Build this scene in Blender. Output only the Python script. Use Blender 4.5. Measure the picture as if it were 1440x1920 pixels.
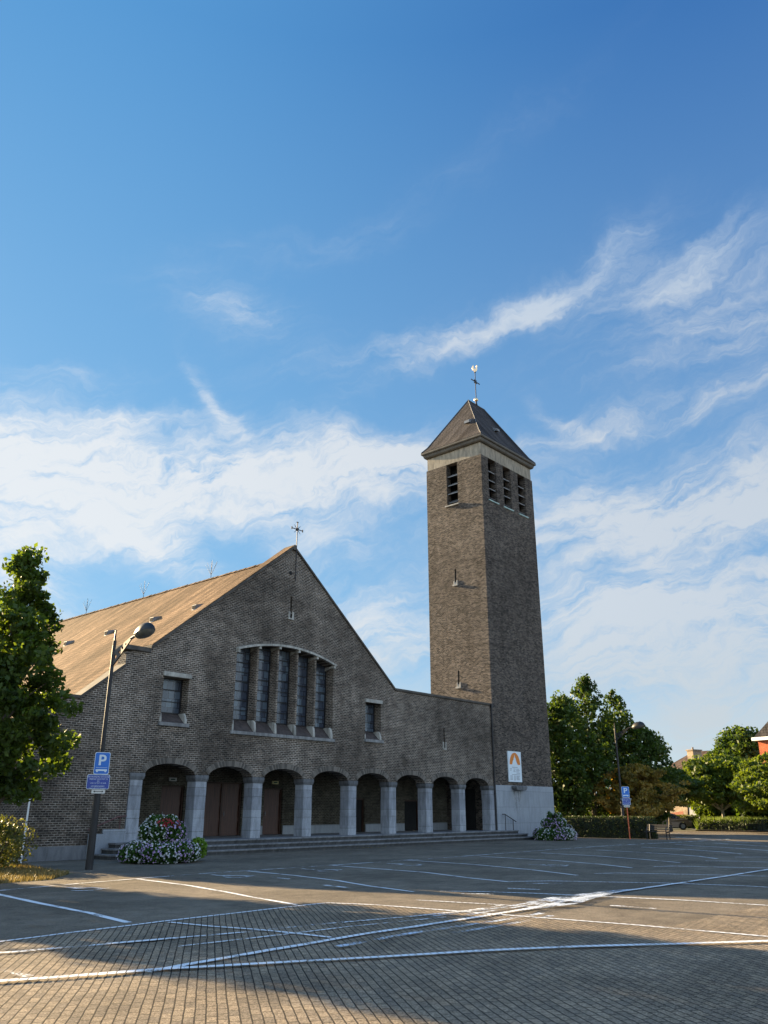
import bpy, bmesh, math, random
import numpy as np
from mathutils import Vector, Matrix
from mathutils.geometry import tessellate_polygon
R = math.radians
for o in list(bpy.data.objects): bpy.data.objects.remove(o)
scn = bpy.context.scene
COL = scn.collection

# ------------------------------------------------------------------ camera
# world axes: +X runs along the church front, +Y goes into the church, z = 0 is the square
cam = bpy.data.cameras.new('camera'); camo = bpy.data.objects.new('camera', cam); COL.objects.link(camo)
camo.location = (0, 0, 1.7); camo.rotation_euler = (R(90 + 20.05), 0, R(-48.6))
cam.sensor_fit = 'VERTICAL'; cam.sensor_height = 36; cam.sensor_width = 27
cam.lens = 36 * 1530 / 1920; cam.clip_start = 0.1; cam.clip_end = 3000
scn.camera = camo
scn.render.resolution_x = 768; scn.render.resolution_y = 1024

# ------------------------------------------------------------------ colour management
scn.view_settings.view_transform = 'Standard'; scn.view_settings.look = 'None'
scn.view_settings.gamma = 1; EXPO = 2.3; scn.view_settings.exposure = EXPO

# ------------------------------------------------------------------ sun
SUN = Vector((-0.068, 1.0, 0.285)).normalized()
sl = bpy.data.lights.new('sun', 'SUN'); sl.energy = 5.0; sl.angle = R(0.6); sl.color = (1.0, 0.75, 0.43)
so = bpy.data.objects.new('sun', sl); COL.objects.link(so)
so.rotation_euler = SUN.to_track_quat('Z', 'Y').to_euler(); so.location = (0, 60, 60)

# ------------------------------------------------------------------ world: Nishita sky with cirrus laid out by direction
W = bpy.data.worlds.new('World'); scn.world = W; W.use_nodes = True
NT = W.node_tree; NT.nodes.clear()
def wn(t, **k):
    n = NT.nodes.new(t)
    for a, b in k.items(): setattr(n, a, b)
    return n
def M(op, *a, clamp=False, nt=None):
    nt = nt or NT
    n = nt.nodes.new('ShaderNodeMath'); n.operation = op; n.use_clamp = clamp
    for i, v in enumerate(a):
        if isinstance(v, (int, float)): n.inputs[i].default_value = v
        else: nt.links.new(v, n.inputs[i])
    return n.outputs[0]
def mixc(f, a, b, nt=None, mode='MIX'):
    nt = nt or NT
    n = nt.nodes.new('ShaderNodeMix'); n.data_type = 'RGBA'; n.blend_type = mode; n.clamp_factor = True
    for s, v in ((0, f), (6, a), (7, b)):
        if isinstance(v, (int, float)): n.inputs[s].default_value = v
        elif isinstance(v, tuple): n.inputs[s].default_value = (*v[:3], 1)
        else: nt.links.new(v, n.inputs[s])
    return n.outputs[2]
def comb(x, y, z, nt=None):
    nt = nt or NT
    n = nt.nodes.new('ShaderNodeCombineXYZ')
    for i, v in enumerate((x, y, z)):
        if isinstance(v, (int, float)): n.inputs[i].default_value = v
        else: nt.links.new(v, n.inputs[i])
    return n.outputs[0]
def noise(vec, scale, detail=4, rough=.55, dist=0, nt=None, out=0):
    nt = nt or NT
    n = nt.nodes.new('ShaderNodeTexNoise'); nt.links.new(vec, n.inputs['Vector'])
    n.inputs['Scale'].default_value = scale; n.inputs['Detail'].default_value = detail
    n.inputs['Roughness'].default_value = rough; n.inputs['Distortion'].default_value = dist
    return n.outputs[out]
def ramp(v, a, b, nt=None, lo=0., hi=1., t='SMOOTHSTEP'):
    nt = nt or NT
    n = nt.nodes.new('ShaderNodeMapRange'); n.interpolation_type = t
    if isinstance(v, (int, float)): n.inputs[0].default_value = v
    else: nt.links.new(v, n.inputs[0])
    n.inputs[1].default_value = a; n.inputs[2].default_value = b; n.inputs[3].default_value = lo; n.inputs[4].default_value = hi
    return n.outputs[0]
tc = wn('ShaderNodeTexCoord'); sp = wn('ShaderNodeSeparateXYZ'); NT.links.new(tc.outputs['Generated'], sp.inputs[0])
ca, sa = math.cos(R(48.6)), math.sin(R(48.6))
fx = M('ADD', M('MULTIPLY', sp.outputs[0], sa), M('MULTIPLY', sp.outputs[1], ca))      # toward azimuth 48.6
rx = M('SUBTRACT', M('MULTIPLY', sp.outputs[0], ca), M('MULTIPLY', sp.outputs[1], sa))
AZ = M('MULTIPLY', M('ARCTAN2', rx, fx), 57.29578)
EL = M('MULTIPLY', M('ARCSINE', sp.outputs[2]), 57.29578)
sky = wn('ShaderNodeTexSky', sky_type='NISHITA', sun_disc=False)
sky.sun_elevation = math.asin(SUN.z); sky.sun_rotation = math.atan2(SUN.x, SUN.y)
sky.altitude = 0; sky.air_density = 1.0; sky.dust_density = 0.6; sky.ozone_density = 2.0
SKYS = 0.15
hsv = wn('ShaderNodeHueSaturation'); NT.links.new(sky.outputs[0], hsv.inputs['Color'])
hsv.inputs['Saturation'].default_value = 1.25; hsv.inputs['Value'].default_value = 1.0
skyc = hsv.outputs[0]
# measured clear-air tones of this evening sky: deep blue overhead and away from the sun, paler and greener low and near it
tgt_hi = mixc(ramp(AZ, -34, 34), (.090, .305, .62), (.040, .155, .43))
tgt_lo = mixc(ramp(AZ, -34, 34), (.225, .485, .745), (.20, .40, .66))
clear = mixc(ramp(EL, 12, 50, t='LINEAR'), tgt_lo, tgt_hi)
clear = mixc(ramp(EL, 0, 14), (.54, .67, .77), clear)
SC = 2 ** -EXPO / SKYS
def scale(c, s):
    n = NT.nodes.new('ShaderNodeVectorMath'); n.operation = 'SCALE'; NT.links.new(c, n.inputs[0])
    if isinstance(s, (int, float)): n.inputs['Scale'].default_value = s
    else: NT.links.new(s, n.inputs['Scale'])
    return n.outputs[0]
skyc = mixc(0.965, skyc, scale(clear, SC))
# warped coordinates so the cloud masks get ragged borders
v0 = comb(AZ, EL, 0)
wx = M('MULTIPLY', M('SUBTRACT', noise(v0, .085, 5, .6), .5), 9.0)
wy = M('MULTIPLY', M('SUBTRACT', noise(comb(AZ, EL, 40), .11, 5, .6), .5), 7.0)
A2 = M('ADD', AZ, wx); E2 = M('ADD', EL, wy)
def blob(a0, e0, rot, su, sv, amp):
    da = M('SUBTRACT', A2, a0); de = M('SUBTRACT', E2, e0); c, s = math.cos(R(rot)), math.sin(R(rot))
    u = M('ADD', M('MULTIPLY', da, c / su), M('MULTIPLY', de, s / su))
    v = M('SUBTRACT', M('MULTIPLY', de, c / sv), M('MULTIPLY', da, s / sv))
    q = M('ADD', M('MULTIPLY', u, u), M('MULTIPLY', v, v))
    return M('MULTIPLY', M('EXPONENT', M('MULTIPLY', q, -1.0)), amp)
blobs = [(-26, 20.8, 0, 9, 3.0, 1.0), (-30, 17, 10, 9, 4.0, .85), (-15, 21.8, -2, 10, 2.3, 1.0), (-4, 22.6, 2, 9, 2.2, 1.1), (2.5, 22.6, 6, 5, 2.0, .85),
         (-17, 17.4, -27, 5.5, 1.2, .85), (-26, 13.5, -20, 6, 2.2, .6), (-9, 19.0, -12, 7, 1.3, .42), (-20, 25.0, 8, 6, .7, .4),
         (20, 19.4, 4, 13, 2.8, 1.25), (27, 17.8, 2, 9, 2.4, 1.0), (17, 12.8, -3, 9, 2.0, 1.15), (24, 10.0, -6, 11, 2.8, 1.1), (22, 5, 0, 14, 3.0, .75), (15, 8, 8, 6, 2.4, .8), (24, 14.6, -8, 8, .9, .5),
         (-1, 11.2, 0, 7, 3.2, 1.0), (-8, 14.5, 20, 6, 1.4, .4),
         (5, 32.2, 13, 11, 1.2, .42), (12.3, 33.6, 12, 3.6, 1.0, .7), (3, 30.5, 25, 7, .8, .35), (23, 33.2, 8, 8.5, 3.6, .42), (25, 34.4, 25, 3, 1.2, .42), (19.5, 36.3, 40, 3.5, 1.4, .42), (26, 29.5, 10, 8, 2.2, .4),
         (-12, 33.4, -5, 5, 1.6, .40), (-12.5, 27, -50, 3, .7, .42), (22, 25.6, 6, 13, 1.0, .52), (14, 26, -30, 3, .6, .35), (-24, 27, 10, 6, 1, .15), (-8, 38, 12, 12, 1.4, .14), (10, 44, 20, 14, 1.6, .10)]
D = None
for b in blobs:
    o = blob(*b); D = o if D is None else M('ADD', D, o)
# cirrus elsewhere round the sky, complete from any side; thickened to whiten fill light
back = M('MULTIPLY', ramp(M('ABSOLUTE', AZ), 36, 60), M('MULTIPLY', ramp(EL, 2, 12), ramp(EL, 60, 30)))
D = M('ADD', D, M('MULTIPLY', back, 1.0))
rotc, rots = math.cos(R(12)), math.sin(R(12))
su = M('ADD', M('MULTIPLY', A2, rotc), M('MULTIPLY', E2, rots)); sv = M('SUBTRACT', M('MULTIPLY', E2, rotc), M('MULTIPLY', A2, rots))
n1 = noise(comb(M('MULTIPLY', su, .10), M('MULTIPLY', sv, .34), 3.0), 1.0, 9, .62, .3)
n2 = noise(comb(M('MULTIPLY', su, .30), M('MULTIPLY', sv, 1.35), 9.0), 1.0, 8, .66, .5)
n3 = noise(comb(M('MULTIPLY', A2, .22), M('MULTIPLY', E2, .3), 15.0), 1.0, 9, .66, .2)
tex = M('ADD', M('ADD', M('MULTIPLY', n1, .95), M('MULTIPLY', n2, .60)), M('MULTIPLY', n3, .30))
dens = M('MULTIPLY', M('POWER', D, .8), ramp(tex, .66, 1.16, lo=.12, hi=1.30, t='LINEAR'))
dens = M('ADD', dens, M('MULTIPLY', M('MULTIPLY', ramp(tex, .86, 1.25), .10), ramp(EL, 45, 20)))
dens = ramp(dens, .0, 1.05, t='SMOOTHSTEP')
cloudc = mixc(ramp(AZ, -30, 32), (.93, .93, .92), (.66, .71, .76))
cloudc = mixc(ramp(EL, 14, 4), cloudc, (.60, .66, .70))
cloudc = mixc(M('MULTIPLY', ramp(EL, 28, 38), .45), cloudc, (.42, .60, .82))
out = mixc(M('MULTIPLY', dens, .82), skyc, scale(cloudc, SC))
# sky beside and behind the viewer is brightened, as added fill light
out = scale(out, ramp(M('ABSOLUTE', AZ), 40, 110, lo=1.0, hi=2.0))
# below the horizon the dome continues as dull earth
out = mixc(ramp(EL, -1.0, -.2), (.06 * SC, .06 * SC, .05 * SC), out)
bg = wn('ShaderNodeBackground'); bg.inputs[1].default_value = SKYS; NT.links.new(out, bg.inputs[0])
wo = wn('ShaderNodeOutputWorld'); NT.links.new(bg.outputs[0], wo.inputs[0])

# ------------------------------------------------------------------ helpers
def setp(o, label=None, cat=None, group=None, kind=None):
    if label: o['label'] = label
    if cat: o['category'] = cat
    if group: o['group'] = group
    if kind: o['kind'] = kind
    return o
def thing(name, label, cat, loc=(0, 0, 0), rz=0, group=None):
    o = bpy.data.objects.new(name, None); COL.objects.link(o); o.empty_display_size = .3
    o.location = loc; o.rotation_euler = (0, 0, rz)
    return setp(o, label, cat, group)
def link_mesh(name, me, mat, parent=None):
    o = bpy.data.objects.new(name, me); COL.objects.link(o)
    if mat is not None:
        for m in (mat if isinstance(mat, (list, tuple)) else [mat]): me.materials.append(m)
    if parent is not None: o.parent = parent
    return o
class MB:
    def __init__(s): s.v = []; s.f = []; s.mi = []; s.cm = 0
    def add(s, vs, fs):
        n = len(s.v); s.v += [tuple(v) for v in vs]; s.f += [tuple(n + i for i in f) for f in fs]; s.mi += [s.cm] * len(fs); return s
    def box(s, x0, x1, y0, y1, z0, z1):
        return s.hexa([(x0, y0, z0), (x1, y0, z0), (x1, y1, z0), (x0, y1, z0), (x0, y0, z1), (x1, y0, z1), (x1, y1, z1), (x0, y1, z1)])
    def hexa(s, v): return s.add(v, [(0, 3, 2, 1), (4, 5, 6, 7), (0, 1, 5, 4), (1, 2, 6, 5), (2, 3, 7, 6), (3, 0, 4, 7)])
    def obox(s, c, ax, ay, az):   # centre and three half-axis vectors
        c, ax, ay, az = map(Vector, (c, ax, ay, az))
        return s.hexa([c - ax - ay - az, c + ax - ay - az, c + ax + ay - az, c - ax + ay - az, c - ax - ay + az, c + ax - ay + az, c + ax + ay + az, c - ax + ay + az])
    def tube(s, pts, rads, n=10, cap=True):
        pts = [Vector(p) for p in pts]
        if not isinstance(rads, (list, tuple)): rads = [rads] * len(pts)
        base = len(s.v); prev = None
        for i, p in enumerate(pts):
            d = (pts[min(i + 1, len(pts) - 1)] - pts[max(i - 1, 0)]).normalized()
            if prev is None: a = d.orthogonal().normalized()
            else: a = (prev - d * prev.dot(d)).normalized()
            prev = a; b = d.cross(a)
            for k in range(n):
                t = 2 * math.pi * k / n; s.v.append(tuple(p + (a * math.cos(t) + b * math.sin(t)) * rads[i]))
        for i in range(len(pts) - 1):
            for k in range(n):
                k2 = (k + 1) % n; s.f.append((base + i * n + k, base + i * n + k2, base + (i + 1) * n + k2, base + (i + 1) * n + k)); s.mi.append(s.cm)
        if cap:
            s.f.append(tuple(base + k for k in reversed(range(n)))); s.f.append(tuple(base + (len(pts) - 1) * n + k for k in range(n))); s.mi += [s.cm] * 2
        return s
    def prism(s, poly, mapf, d0, d1, holes=()):
        """poly/holes: lists of 2D points; mapf(u, v, d) -> 3D; a slab between depths d0 and d1"""
        loops = [list(poly)] + [list(h) for h in holes]
        flat = [p for l in loops for p in l]
        tris = tessellate_polygon([[Vector((p[0], p[1], 0)) for p in l] for l in loops])
        n = len(flat); vs = [mapf(p[0], p[1], d0) for p in flat] + [mapf(p[0], p[1], d1) for p in flat]
        fs = [tuple(t) for t in tris] + [tuple(n + i for i in reversed(t)) for t in tris]
        k = 0
        for l in loops:
            m = len(l)
            for i in range(m):
                a, b = k + i, k + (i + 1) % m; fs.append((a, b, n + b, n + a))
            k += m
        return s.add(vs, fs)
    def lathe(s, prof, c=(0, 0, 0), n=20):
        base = len(s.v)
        for r, z in prof:
            for k in range(n):
                t = 2 * math.pi * k / n; s.v.append((c[0] + r * math.cos(t), c[1] + r * math.sin(t), c[2] + z))
        for i in range(len(prof) - 1):
            for k in range(n):
                k2 = (k + 1) % n; s.f.append((base + i * n + k, base + i * n + k2, base + (i + 1) * n + k2, base + (i + 1) * n + k)); s.mi.append(s.cm)
        return s
    def build(s, name, mat, parent=None, smooth=False, bevel=0, normals=True):
        me = bpy.data.meshes.new(name); me.from_pydata(s.v, [], s.f)
        me.polygons.foreach_set('material_index', s.mi)
        if normals:
            bm = bmesh.new(); bm.from_mesh(me); bmesh.ops.recalc_face_normals(bm, faces=bm.faces)
            if bevel:
                ed = [e for e in bm.edges if len(e.link_faces) == 2 and e.calc_face_angle(0) > .6]
                bmesh.ops.bevel(bm, geom=ed, offset=bevel, segments=2, affect='EDGES', clamp_overlap=True)
            bm.to_mesh(me); bm.free()
        if smooth: me.polygons.foreach_set('use_smooth', [True] * len(me.polygons))
        me.update()
        return link_mesh(name, me, mat, parent)
def split_build(mb, name, mat, parent, bevel=0):
    par = list(range(len(mb.v)))
    def find(a):
        while par[a] != a: par[a] = par[par[a]]; a = par[a]
        return a
    for f in mb.f:
        for q in f[1:]: par[find(q)] = find(f[0])
    groups = {}
    for f in mb.f: groups.setdefault(find(f[0]), []).append(f)
    for fs in groups.values():
        ids = sorted({q for f in fs for q in f}); mp = {q: k for k, q in enumerate(ids)}; m = MB(); m.add([mb.v[q] for q in ids], [tuple(mp[q] for q in f) for f in fs]); m.build(name, mat, parent, bevel=bevel)
XZ = lambda u, v, d: (u, d, v)      # wall seen from the front
YZ = lambda u, v, d: (d, u, v)      # wall seen from the side
XY = lambda u, v, d: (u, v, d)
def rect(a, b, c, d): return [(a, c), (b, c), (b, d), (a, d)]
def circ(cx, cy, r, n=20, ry=None): return [(cx + r * math.cos(2 * math.pi * i / n), cy + (ry or r) * math.sin(2 * math.pi * i / n)) for i in range(n)]

# ------------------------------------------------------------------ materials
def newmat(name):
    m = bpy.data.materials.new(name); m.use_nodes = True; nt = m.node_tree
    b = nt.nodes['Principled BSDF']; return m, nt, b
def tcoord(nt, kind='Object'):
    return nt.nodes.new('ShaderNodeTexCoord').outputs[kind]
def sep(nt, v):
    n = nt.nodes.new('ShaderNodeSeparateXYZ'); nt.links.new(v, n.inputs[0]); return n.outputs
def bump(nt, b, h, strength=.5, dist=.02):
    n = nt.nodes.new('ShaderNodeBump'); n.inputs['Strength'].default_value = strength; n.inputs['Distance'].default_value = dist
    nt.links.new(h, n.inputs['Height']); nt.links.new(n.outputs[0], b.inputs['Normal'])
def plain(name, col, rough=.6, metal=0, var=.15, scale=3, bumps=0, spec=.4):
    m, nt, b = newmat(name); v = tcoord(nt)
    n = noise(v, scale, 6, .6, nt=nt)
    f = ramp(n, .3, .7, nt=nt, lo=1 - var, hi=1 + var)
    nn = nt.nodes.new('ShaderNodeVectorMath'); nn.operation = 'SCALE'; nn.inputs[0].default_value = col; nt.links.new(f, nn.inputs['Scale'])
    nt.links.new(nn.outputs[0], b.inputs['Base Color'])
    b.inputs['Roughness'].default_value = rough; b.inputs['Metallic'].default_value = metal; b.inputs['Specular IOR Level'].default_value = spec
    if bumps: bump(nt, b, noise(v, scale * 8, 4, .6, nt=nt), bumps, .01)
    return m
def brick_mat(name, c1, c2, mort, w=.215, h=.078, ms=.016, axis='x+y', streak=.35, bmp=.5, mortvar=.5, rowdir=None):
    m, nt, b = newmat(name); P = sep(nt, tcoord(nt))
    u = M('ADD', P[0], P[1], nt=nt); v = P[2]
    vec = comb(u, v, 0, nt=nt)
    wob = M('MULTIPLY', M('SUBTRACT', noise(vec, 3.1, 2, nt=nt), .5, nt=nt), .012, nt=nt)
    vec2 = comb(M('ADD', u, wob, nt=nt), M('ADD', v, wob, nt=nt), 0, nt=nt)
    t = nt.nodes.new('ShaderNodeTexBrick'); nt.links.new(vec2, t.inputs['Vector'])
    t.inputs['Scale'].default_value = 1; t.inputs['Brick Width'].default_value = w; t.inputs['Row Height'].default_value = h
    t.inputs['Mortar Size'].default_value = ms; t.inputs['Mortar Smooth'].default_value = .35; t.inputs['Bias'].default_value = -.1
    t.inputs['Color1'].default_value = (*c1, 1); t.inputs['Color2'].default_value = (*c2, 1)
    # weathered mortar: lighter in places
    n1 = noise(vec, .35, 5, .6, nt=nt); n2 = noise(comb(M('MULTIPLY', u, 1.0, nt=nt), M('MULTIPLY', v, 1.8, nt=nt), 3, nt=nt), 1.4, 7, .75, nt=nt)
    mc = mixc(ramp(M('ADD', M('MULTIPLY', n1, .5, nt=nt), M('MULTIPLY', n2, .5, nt=nt), nt=nt), .38, .62, nt=nt), tuple(x * (1 - mortvar) for x in mort), tuple(x * (1 + mortvar * .4) for x in mort), nt=nt)
    nt.links.new(mc, t.inputs['Mortar'])
    hi = noise(vec, 12, 4, .8, nt=nt); lo = noise(vec, .22, 5, .6, nt=nt)
    f = M('MULTIPLY', ramp(hi, .3, .7, nt=nt, lo=.62, hi=1.4), ramp(lo, .3, .7, nt=nt, lo=1 - streak, hi=1 + streak), nt=nt)
    f = M('MULTIPLY', f, ramp(n2, .35, .65, nt=nt, lo=.9, hi=1.1), nt=nt)
    vs = noise(comb(M('MULTIPLY', u, 2.2, nt=nt), M('MULTIPLY', v, .16, nt=nt), 7, nt=nt), 1.0, 5, .6, nt=nt)
    f = M('MULTIPLY', f, ramp(vs, .35, .7, nt=nt, lo=1.08, hi=.86), nt=nt)
    nn = nt.nodes.new('ShaderNodeVectorMath'); nn.operation = 'SCALE'; nt.links.new(t.outputs['Color'], nn.inputs[0]); nt.links.new(f, nn.inputs['Scale'])
    nt.links.new(nn.outputs[0], b.inputs['Base Color']); b.inputs['Roughness'].default_value = .9; b.inputs['Specular IOR Level'].default_value = .15
    hgt = M('ADD', M('MULTIPLY', t.outputs['Fac'], -.7, nt=nt), M('MULTIPLY', hi, .9, nt=nt), nt=nt)
    bump(nt, b, hgt, bmp, .02 if bmp < .9 else .06)
    return m
m_brick = brick_mat('brick_front', (.040, .033, .027), (.120, .092, .070), (.285, .25, .208), h=.080, ms=.014)
m_brick_t = brick_mat('brick_tower', (.030, .026, .023), (.205, .165, .130), (.16, .14, .12), w=.21, h=.08, ms=.016, streak=.12, bmp=1.0, mortvar=.35)
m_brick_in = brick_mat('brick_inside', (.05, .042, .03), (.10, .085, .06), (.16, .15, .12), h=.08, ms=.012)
def arch_mat():
    m, nt, b = newmat('brick_arch'); v = tcoord(nt); P = sep(nt, v)
    r = nt.nodes.new('ShaderNodeNewGeometry').outputs['Random Per Island']
    c = mixc(r, (.06, .052, .043), (.19, .165, .135), nt=nt)
    nt.links.new(c, b.inputs['Base Color']); b.inputs['Roughness'].default_value = .9
    return m
m_arch = arch_mat()
def stone_mat(name, c1, c2, w=1.2, h=.9, joint=(.12, .12, .12), stain=.35, ms=.008, bmp=.25):
    m, nt, b = newmat(name); P = sep(nt, tcoord(nt)); u = M('ADD', P[0], P[1], nt=nt)
    vec = comb(u, P[2], 0, nt=nt)
    t = nt.nodes.new('ShaderNodeTexBrick'); nt.links.new(vec, t.inputs['Vector']); t.inputs['Scale'].default_value = 1
    t.inputs['Brick Width'].default_value = w; t.inputs['Row Height'].default_value = h; t.inputs['Mortar Size'].default_value = ms
    t.inputs['Color1'].default_value = (*c1, 1); t.inputs['Color2'].default_value = (*c2, 1); t.inputs['Mortar'].default_value = (*joint, 1)
    n = noise(comb(M('MULTIPLY', u, 3, nt=nt), M('MULTIPLY', P[2], .7, nt=nt), 0, nt=nt), 1.5, 6, .65, nt=nt); n2 = noise(vec, 25, 4, .7, nt=nt)
    f = M('MULTIPLY', ramp(n, .3, .7, nt=nt, lo=1 - stain, hi=1 + stain * .5), ramp(n2, .3, .7, nt=nt, lo=.9, hi=1.1), nt=nt)
    nn = nt.nodes.new('ShaderNodeVectorMath'); nn.operation = 'SCALE'; nt.links.new(t.outputs['Color'], nn.inputs[0]); nt.links.new(f, nn.inputs['Scale'])
    nt.links.new(nn.outputs[0], b.inputs['Base Color']); b.inputs['Roughness'].default_value = .8
    bump(nt, b, n2, bmp, .01)
    return m
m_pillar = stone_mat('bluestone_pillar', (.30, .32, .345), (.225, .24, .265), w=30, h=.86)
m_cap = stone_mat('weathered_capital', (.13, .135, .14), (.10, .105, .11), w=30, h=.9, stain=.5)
m_plinth = stone_mat('bluestone_plinth', (.31, .335, .36), (.25, .275, .30), w=2.9, h=.93, joint=(.15, .16, .17), stain=.14)
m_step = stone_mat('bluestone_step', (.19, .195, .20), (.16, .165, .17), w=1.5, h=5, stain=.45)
m_riser = stone_mat('dirty_shaded_riser', (.055, .056, .055), (.045, .046, .045), w=1.5, h=5, stain=.5)  # dark colour carries both dirt and the shade under the nosing
m_pale = stone_mat('pale_concrete', (.38, .365, .32), (.33, .315, .28), w=40, h=40, stain=.5)
m_sill = stone_mat('sill_concrete', (.24, .24, .23), (.20, .20, .195), w=1.2, h=40, stain=.45)
m_band = stone_mat('render_band', (.30, .26, .195), (.28, .245, .185), w=40, h=40, stain=.4)
m_low = stone_mat('cement_base', (.16, .165, .17), (.15, .155, .16), w=30, h=30, stain=.3)
m_coping = plain('dark_coping', (.07, .062, .052), .8, var=.35, bumps=.4)
m_coping2 = plain('coping_side', (.18, .16, .13), .8, var=.35, bumps=.4)
m_metal = plain('black_metal', (.022, .022, .024), .45, .3, var=.2)
m_iron = plain('wrought_iron', (.03, .03, .033), .6, .5, var=.3)
m_lead = plain('lead_grey', (.20, .21, .22), .5, .4, var=.2)
m_copper = plain('copper_verdigris', (.30, .40, .37), .7, var=.3)
m_gold = plain('gilded', (.85, .62, .36), .35, 1.0, var=.05)
m_gutter = plain('brown_gutter', (.085, .075, .06), .6, var=.25)
m_dark = plain('dark_interior', (.012, .012, .012), .9, var=.2)
m_white = plain('white_paint', (.72, .73, .72), .5, var=.06)
m_slope = plain('dark_tile_sill', (.060, .045, .038), .75, var=.4, scale=6, bumps=.5)
def roof_mat(name, c1, c2, cdark, axis, pitch_scale, rowh=.30, w=.22):
    m, nt, b = newmat(name); v = tcoord(nt); P = sep(nt, v)
    u = P[1] if axis == 'y' else (P[0] if axis == 'x' else M('ADD', P[0], P[1], nt=nt))
    s = M('MULTIPLY', P[2], pitch_scale, nt=nt); vec = comb(u, s, 0, nt=nt)
    t = nt.nodes.new('ShaderNodeTexBrick'); nt.links.new(vec, t.inputs['Vector']); t.inputs['Scale'].default_value = 1
    t.inputs['Brick Width'].default_value = w; t.inputs['Row Height'].default_value = rowh; t.inputs['Mortar Size'].default_value = .018; t.inputs['Mortar Smooth'].default_value = .6
    t.inputs['Color1'].default_value = (*c1, 1); t.inputs['Color2'].default_value = (*c2, 1); t.inputs['Mortar'].default_value = (*cdark, 1)
    n = noise(comb(M('MULTIPLY', u, 1.6, nt=nt), M('MULTIPLY', s, .16, nt=nt), 0, nt=nt), 1.0, 7, .68, nt=nt)
    n2 = noise(vec, 14, 4, .7, nt=nt)
    n6 = noise(comb(M('MULTIPLY', u, .45, nt=nt), M('MULTIPLY', s, .10, nt=nt), 4, nt=nt), 1.0, 6, .7, nt=nt)
    f = M('MULTIPLY', ramp(n, .36, .64, nt=nt, lo=1.3, hi=.55), ramp(n2, .3, .7, nt=nt, lo=.72, hi=1.28), nt=nt)
    f = M('MULTIPLY', f, ramp(n6, .40, .62, nt=nt, lo=1.2, hi=.62), nt=nt)
    nn = nt.nodes.new('ShaderNodeVectorMath'); nn.operation = 'SCALE'; nt.links.new(t.outputs['Color'], nn.inputs[0]); nt.links.new(f, nn.inputs['Scale'])
    nt.links.new(nn.outputs[0], b.inputs['Base Color']); b.inputs['Roughness'].default_value = .95; b.inputs['Specular IOR Level'].default_value = .06
    saw = M('FRACT', M('DIVIDE', s, rowh, nt=nt), nt=nt)
    bump(nt, b, M('ADD', M('MULTIPLY', saw, -1.0, nt=nt), M('MULTIPLY', t.outputs['Fac'], -.5, nt=nt), nt=nt), .7, .03)
    return m
m_roof = roof_mat('tan_roof_tiles', (.215, .138, .080), (.150, .094, .054), (.055, .036, .022), 'y', 1.6)
m_roof_t = roof_mat('slate_tower_roof', (.068, .060, .056), (.050, .046, .046), (.025, .023, .023), 'x+y', 1.2, rowh=.22, w=.28)
def wood_mat(name, c):
    m, nt, b = newmat(name); P = sep(nt, tcoord(nt))
    w = noise(comb(M('MULTIPLY', P[0], 9, nt=nt), P[1], M('MULTIPLY', P[2], .6, nt=nt), nt=nt), 1.5, 5, .6, nt=nt)
    f = ramp(w, .3, .7, nt=nt, lo=.7, hi=1.25)
    pl = M('ABSOLUTE', M('SUBTRACT', M('FRACT', M('MULTIPLY', P[0], 9, nt=nt), nt=nt), .5, nt=nt), nt=nt)
    f = M('MULTIPLY', f, ramp(pl, .44, .5, nt=nt, lo=1, hi=.35), nt=nt)
    nn = nt.nodes.new('ShaderNodeVectorMath'); nn.operation = 'SCALE'; nn.inputs[0].default_value = c; nt.links.new(f, nn.inputs['Scale'])
    nt.links.new(nn.outputs[0], b.inputs['Base Color']); b.inputs['Roughness'].default_value = .45
    return m
m_door = wood_mat('brown_door_boards', (.085, .036, .022)); m_doorframe = plain('door_frame_wood', (.05, .022, .012), .5, var=.2)
def glass_mat():
    m, nt, b = newmat('leaded_glass'); P = sep(nt, tcoord(nt)); vec = comb(P[0], P[2], 0, nt=nt)
    t = nt.nodes.new('ShaderNodeTexBrick'); nt.links.new(vec, t.inputs['Vector']); t.inputs['Scale'].default_value = 1; t.offset = .35
    t.inputs['Brick Width'].default_value = .29; t.inputs['Row Height'].default_value = .36; t.inputs['Mortar Size'].default_value = .012
    t.inputs['Color1'].default_value = (.045, .055, .075, 1); t.inputs['Color2'].default_value = (.12, .16, .19, 1); t.inputs['Mortar'].default_value = (.015, .015, .02, 1); t.inputs['Bias'].default_value = -.35
    nt.links.new(t.outputs['Color'], b.inputs['Base Color']); b.inputs['Roughness'].default_value = .18; b.inputs['Specular IOR Level'].default_value = .7
    bump(nt, b, noise(vec, 6, 3, .5, nt=nt), .25, .02)
    return m
m_glass = glass_mat()
m_carglass = plain('car_glass', (.015, .018, .02), .08, 0, var=.05, spec=.8)
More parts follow.
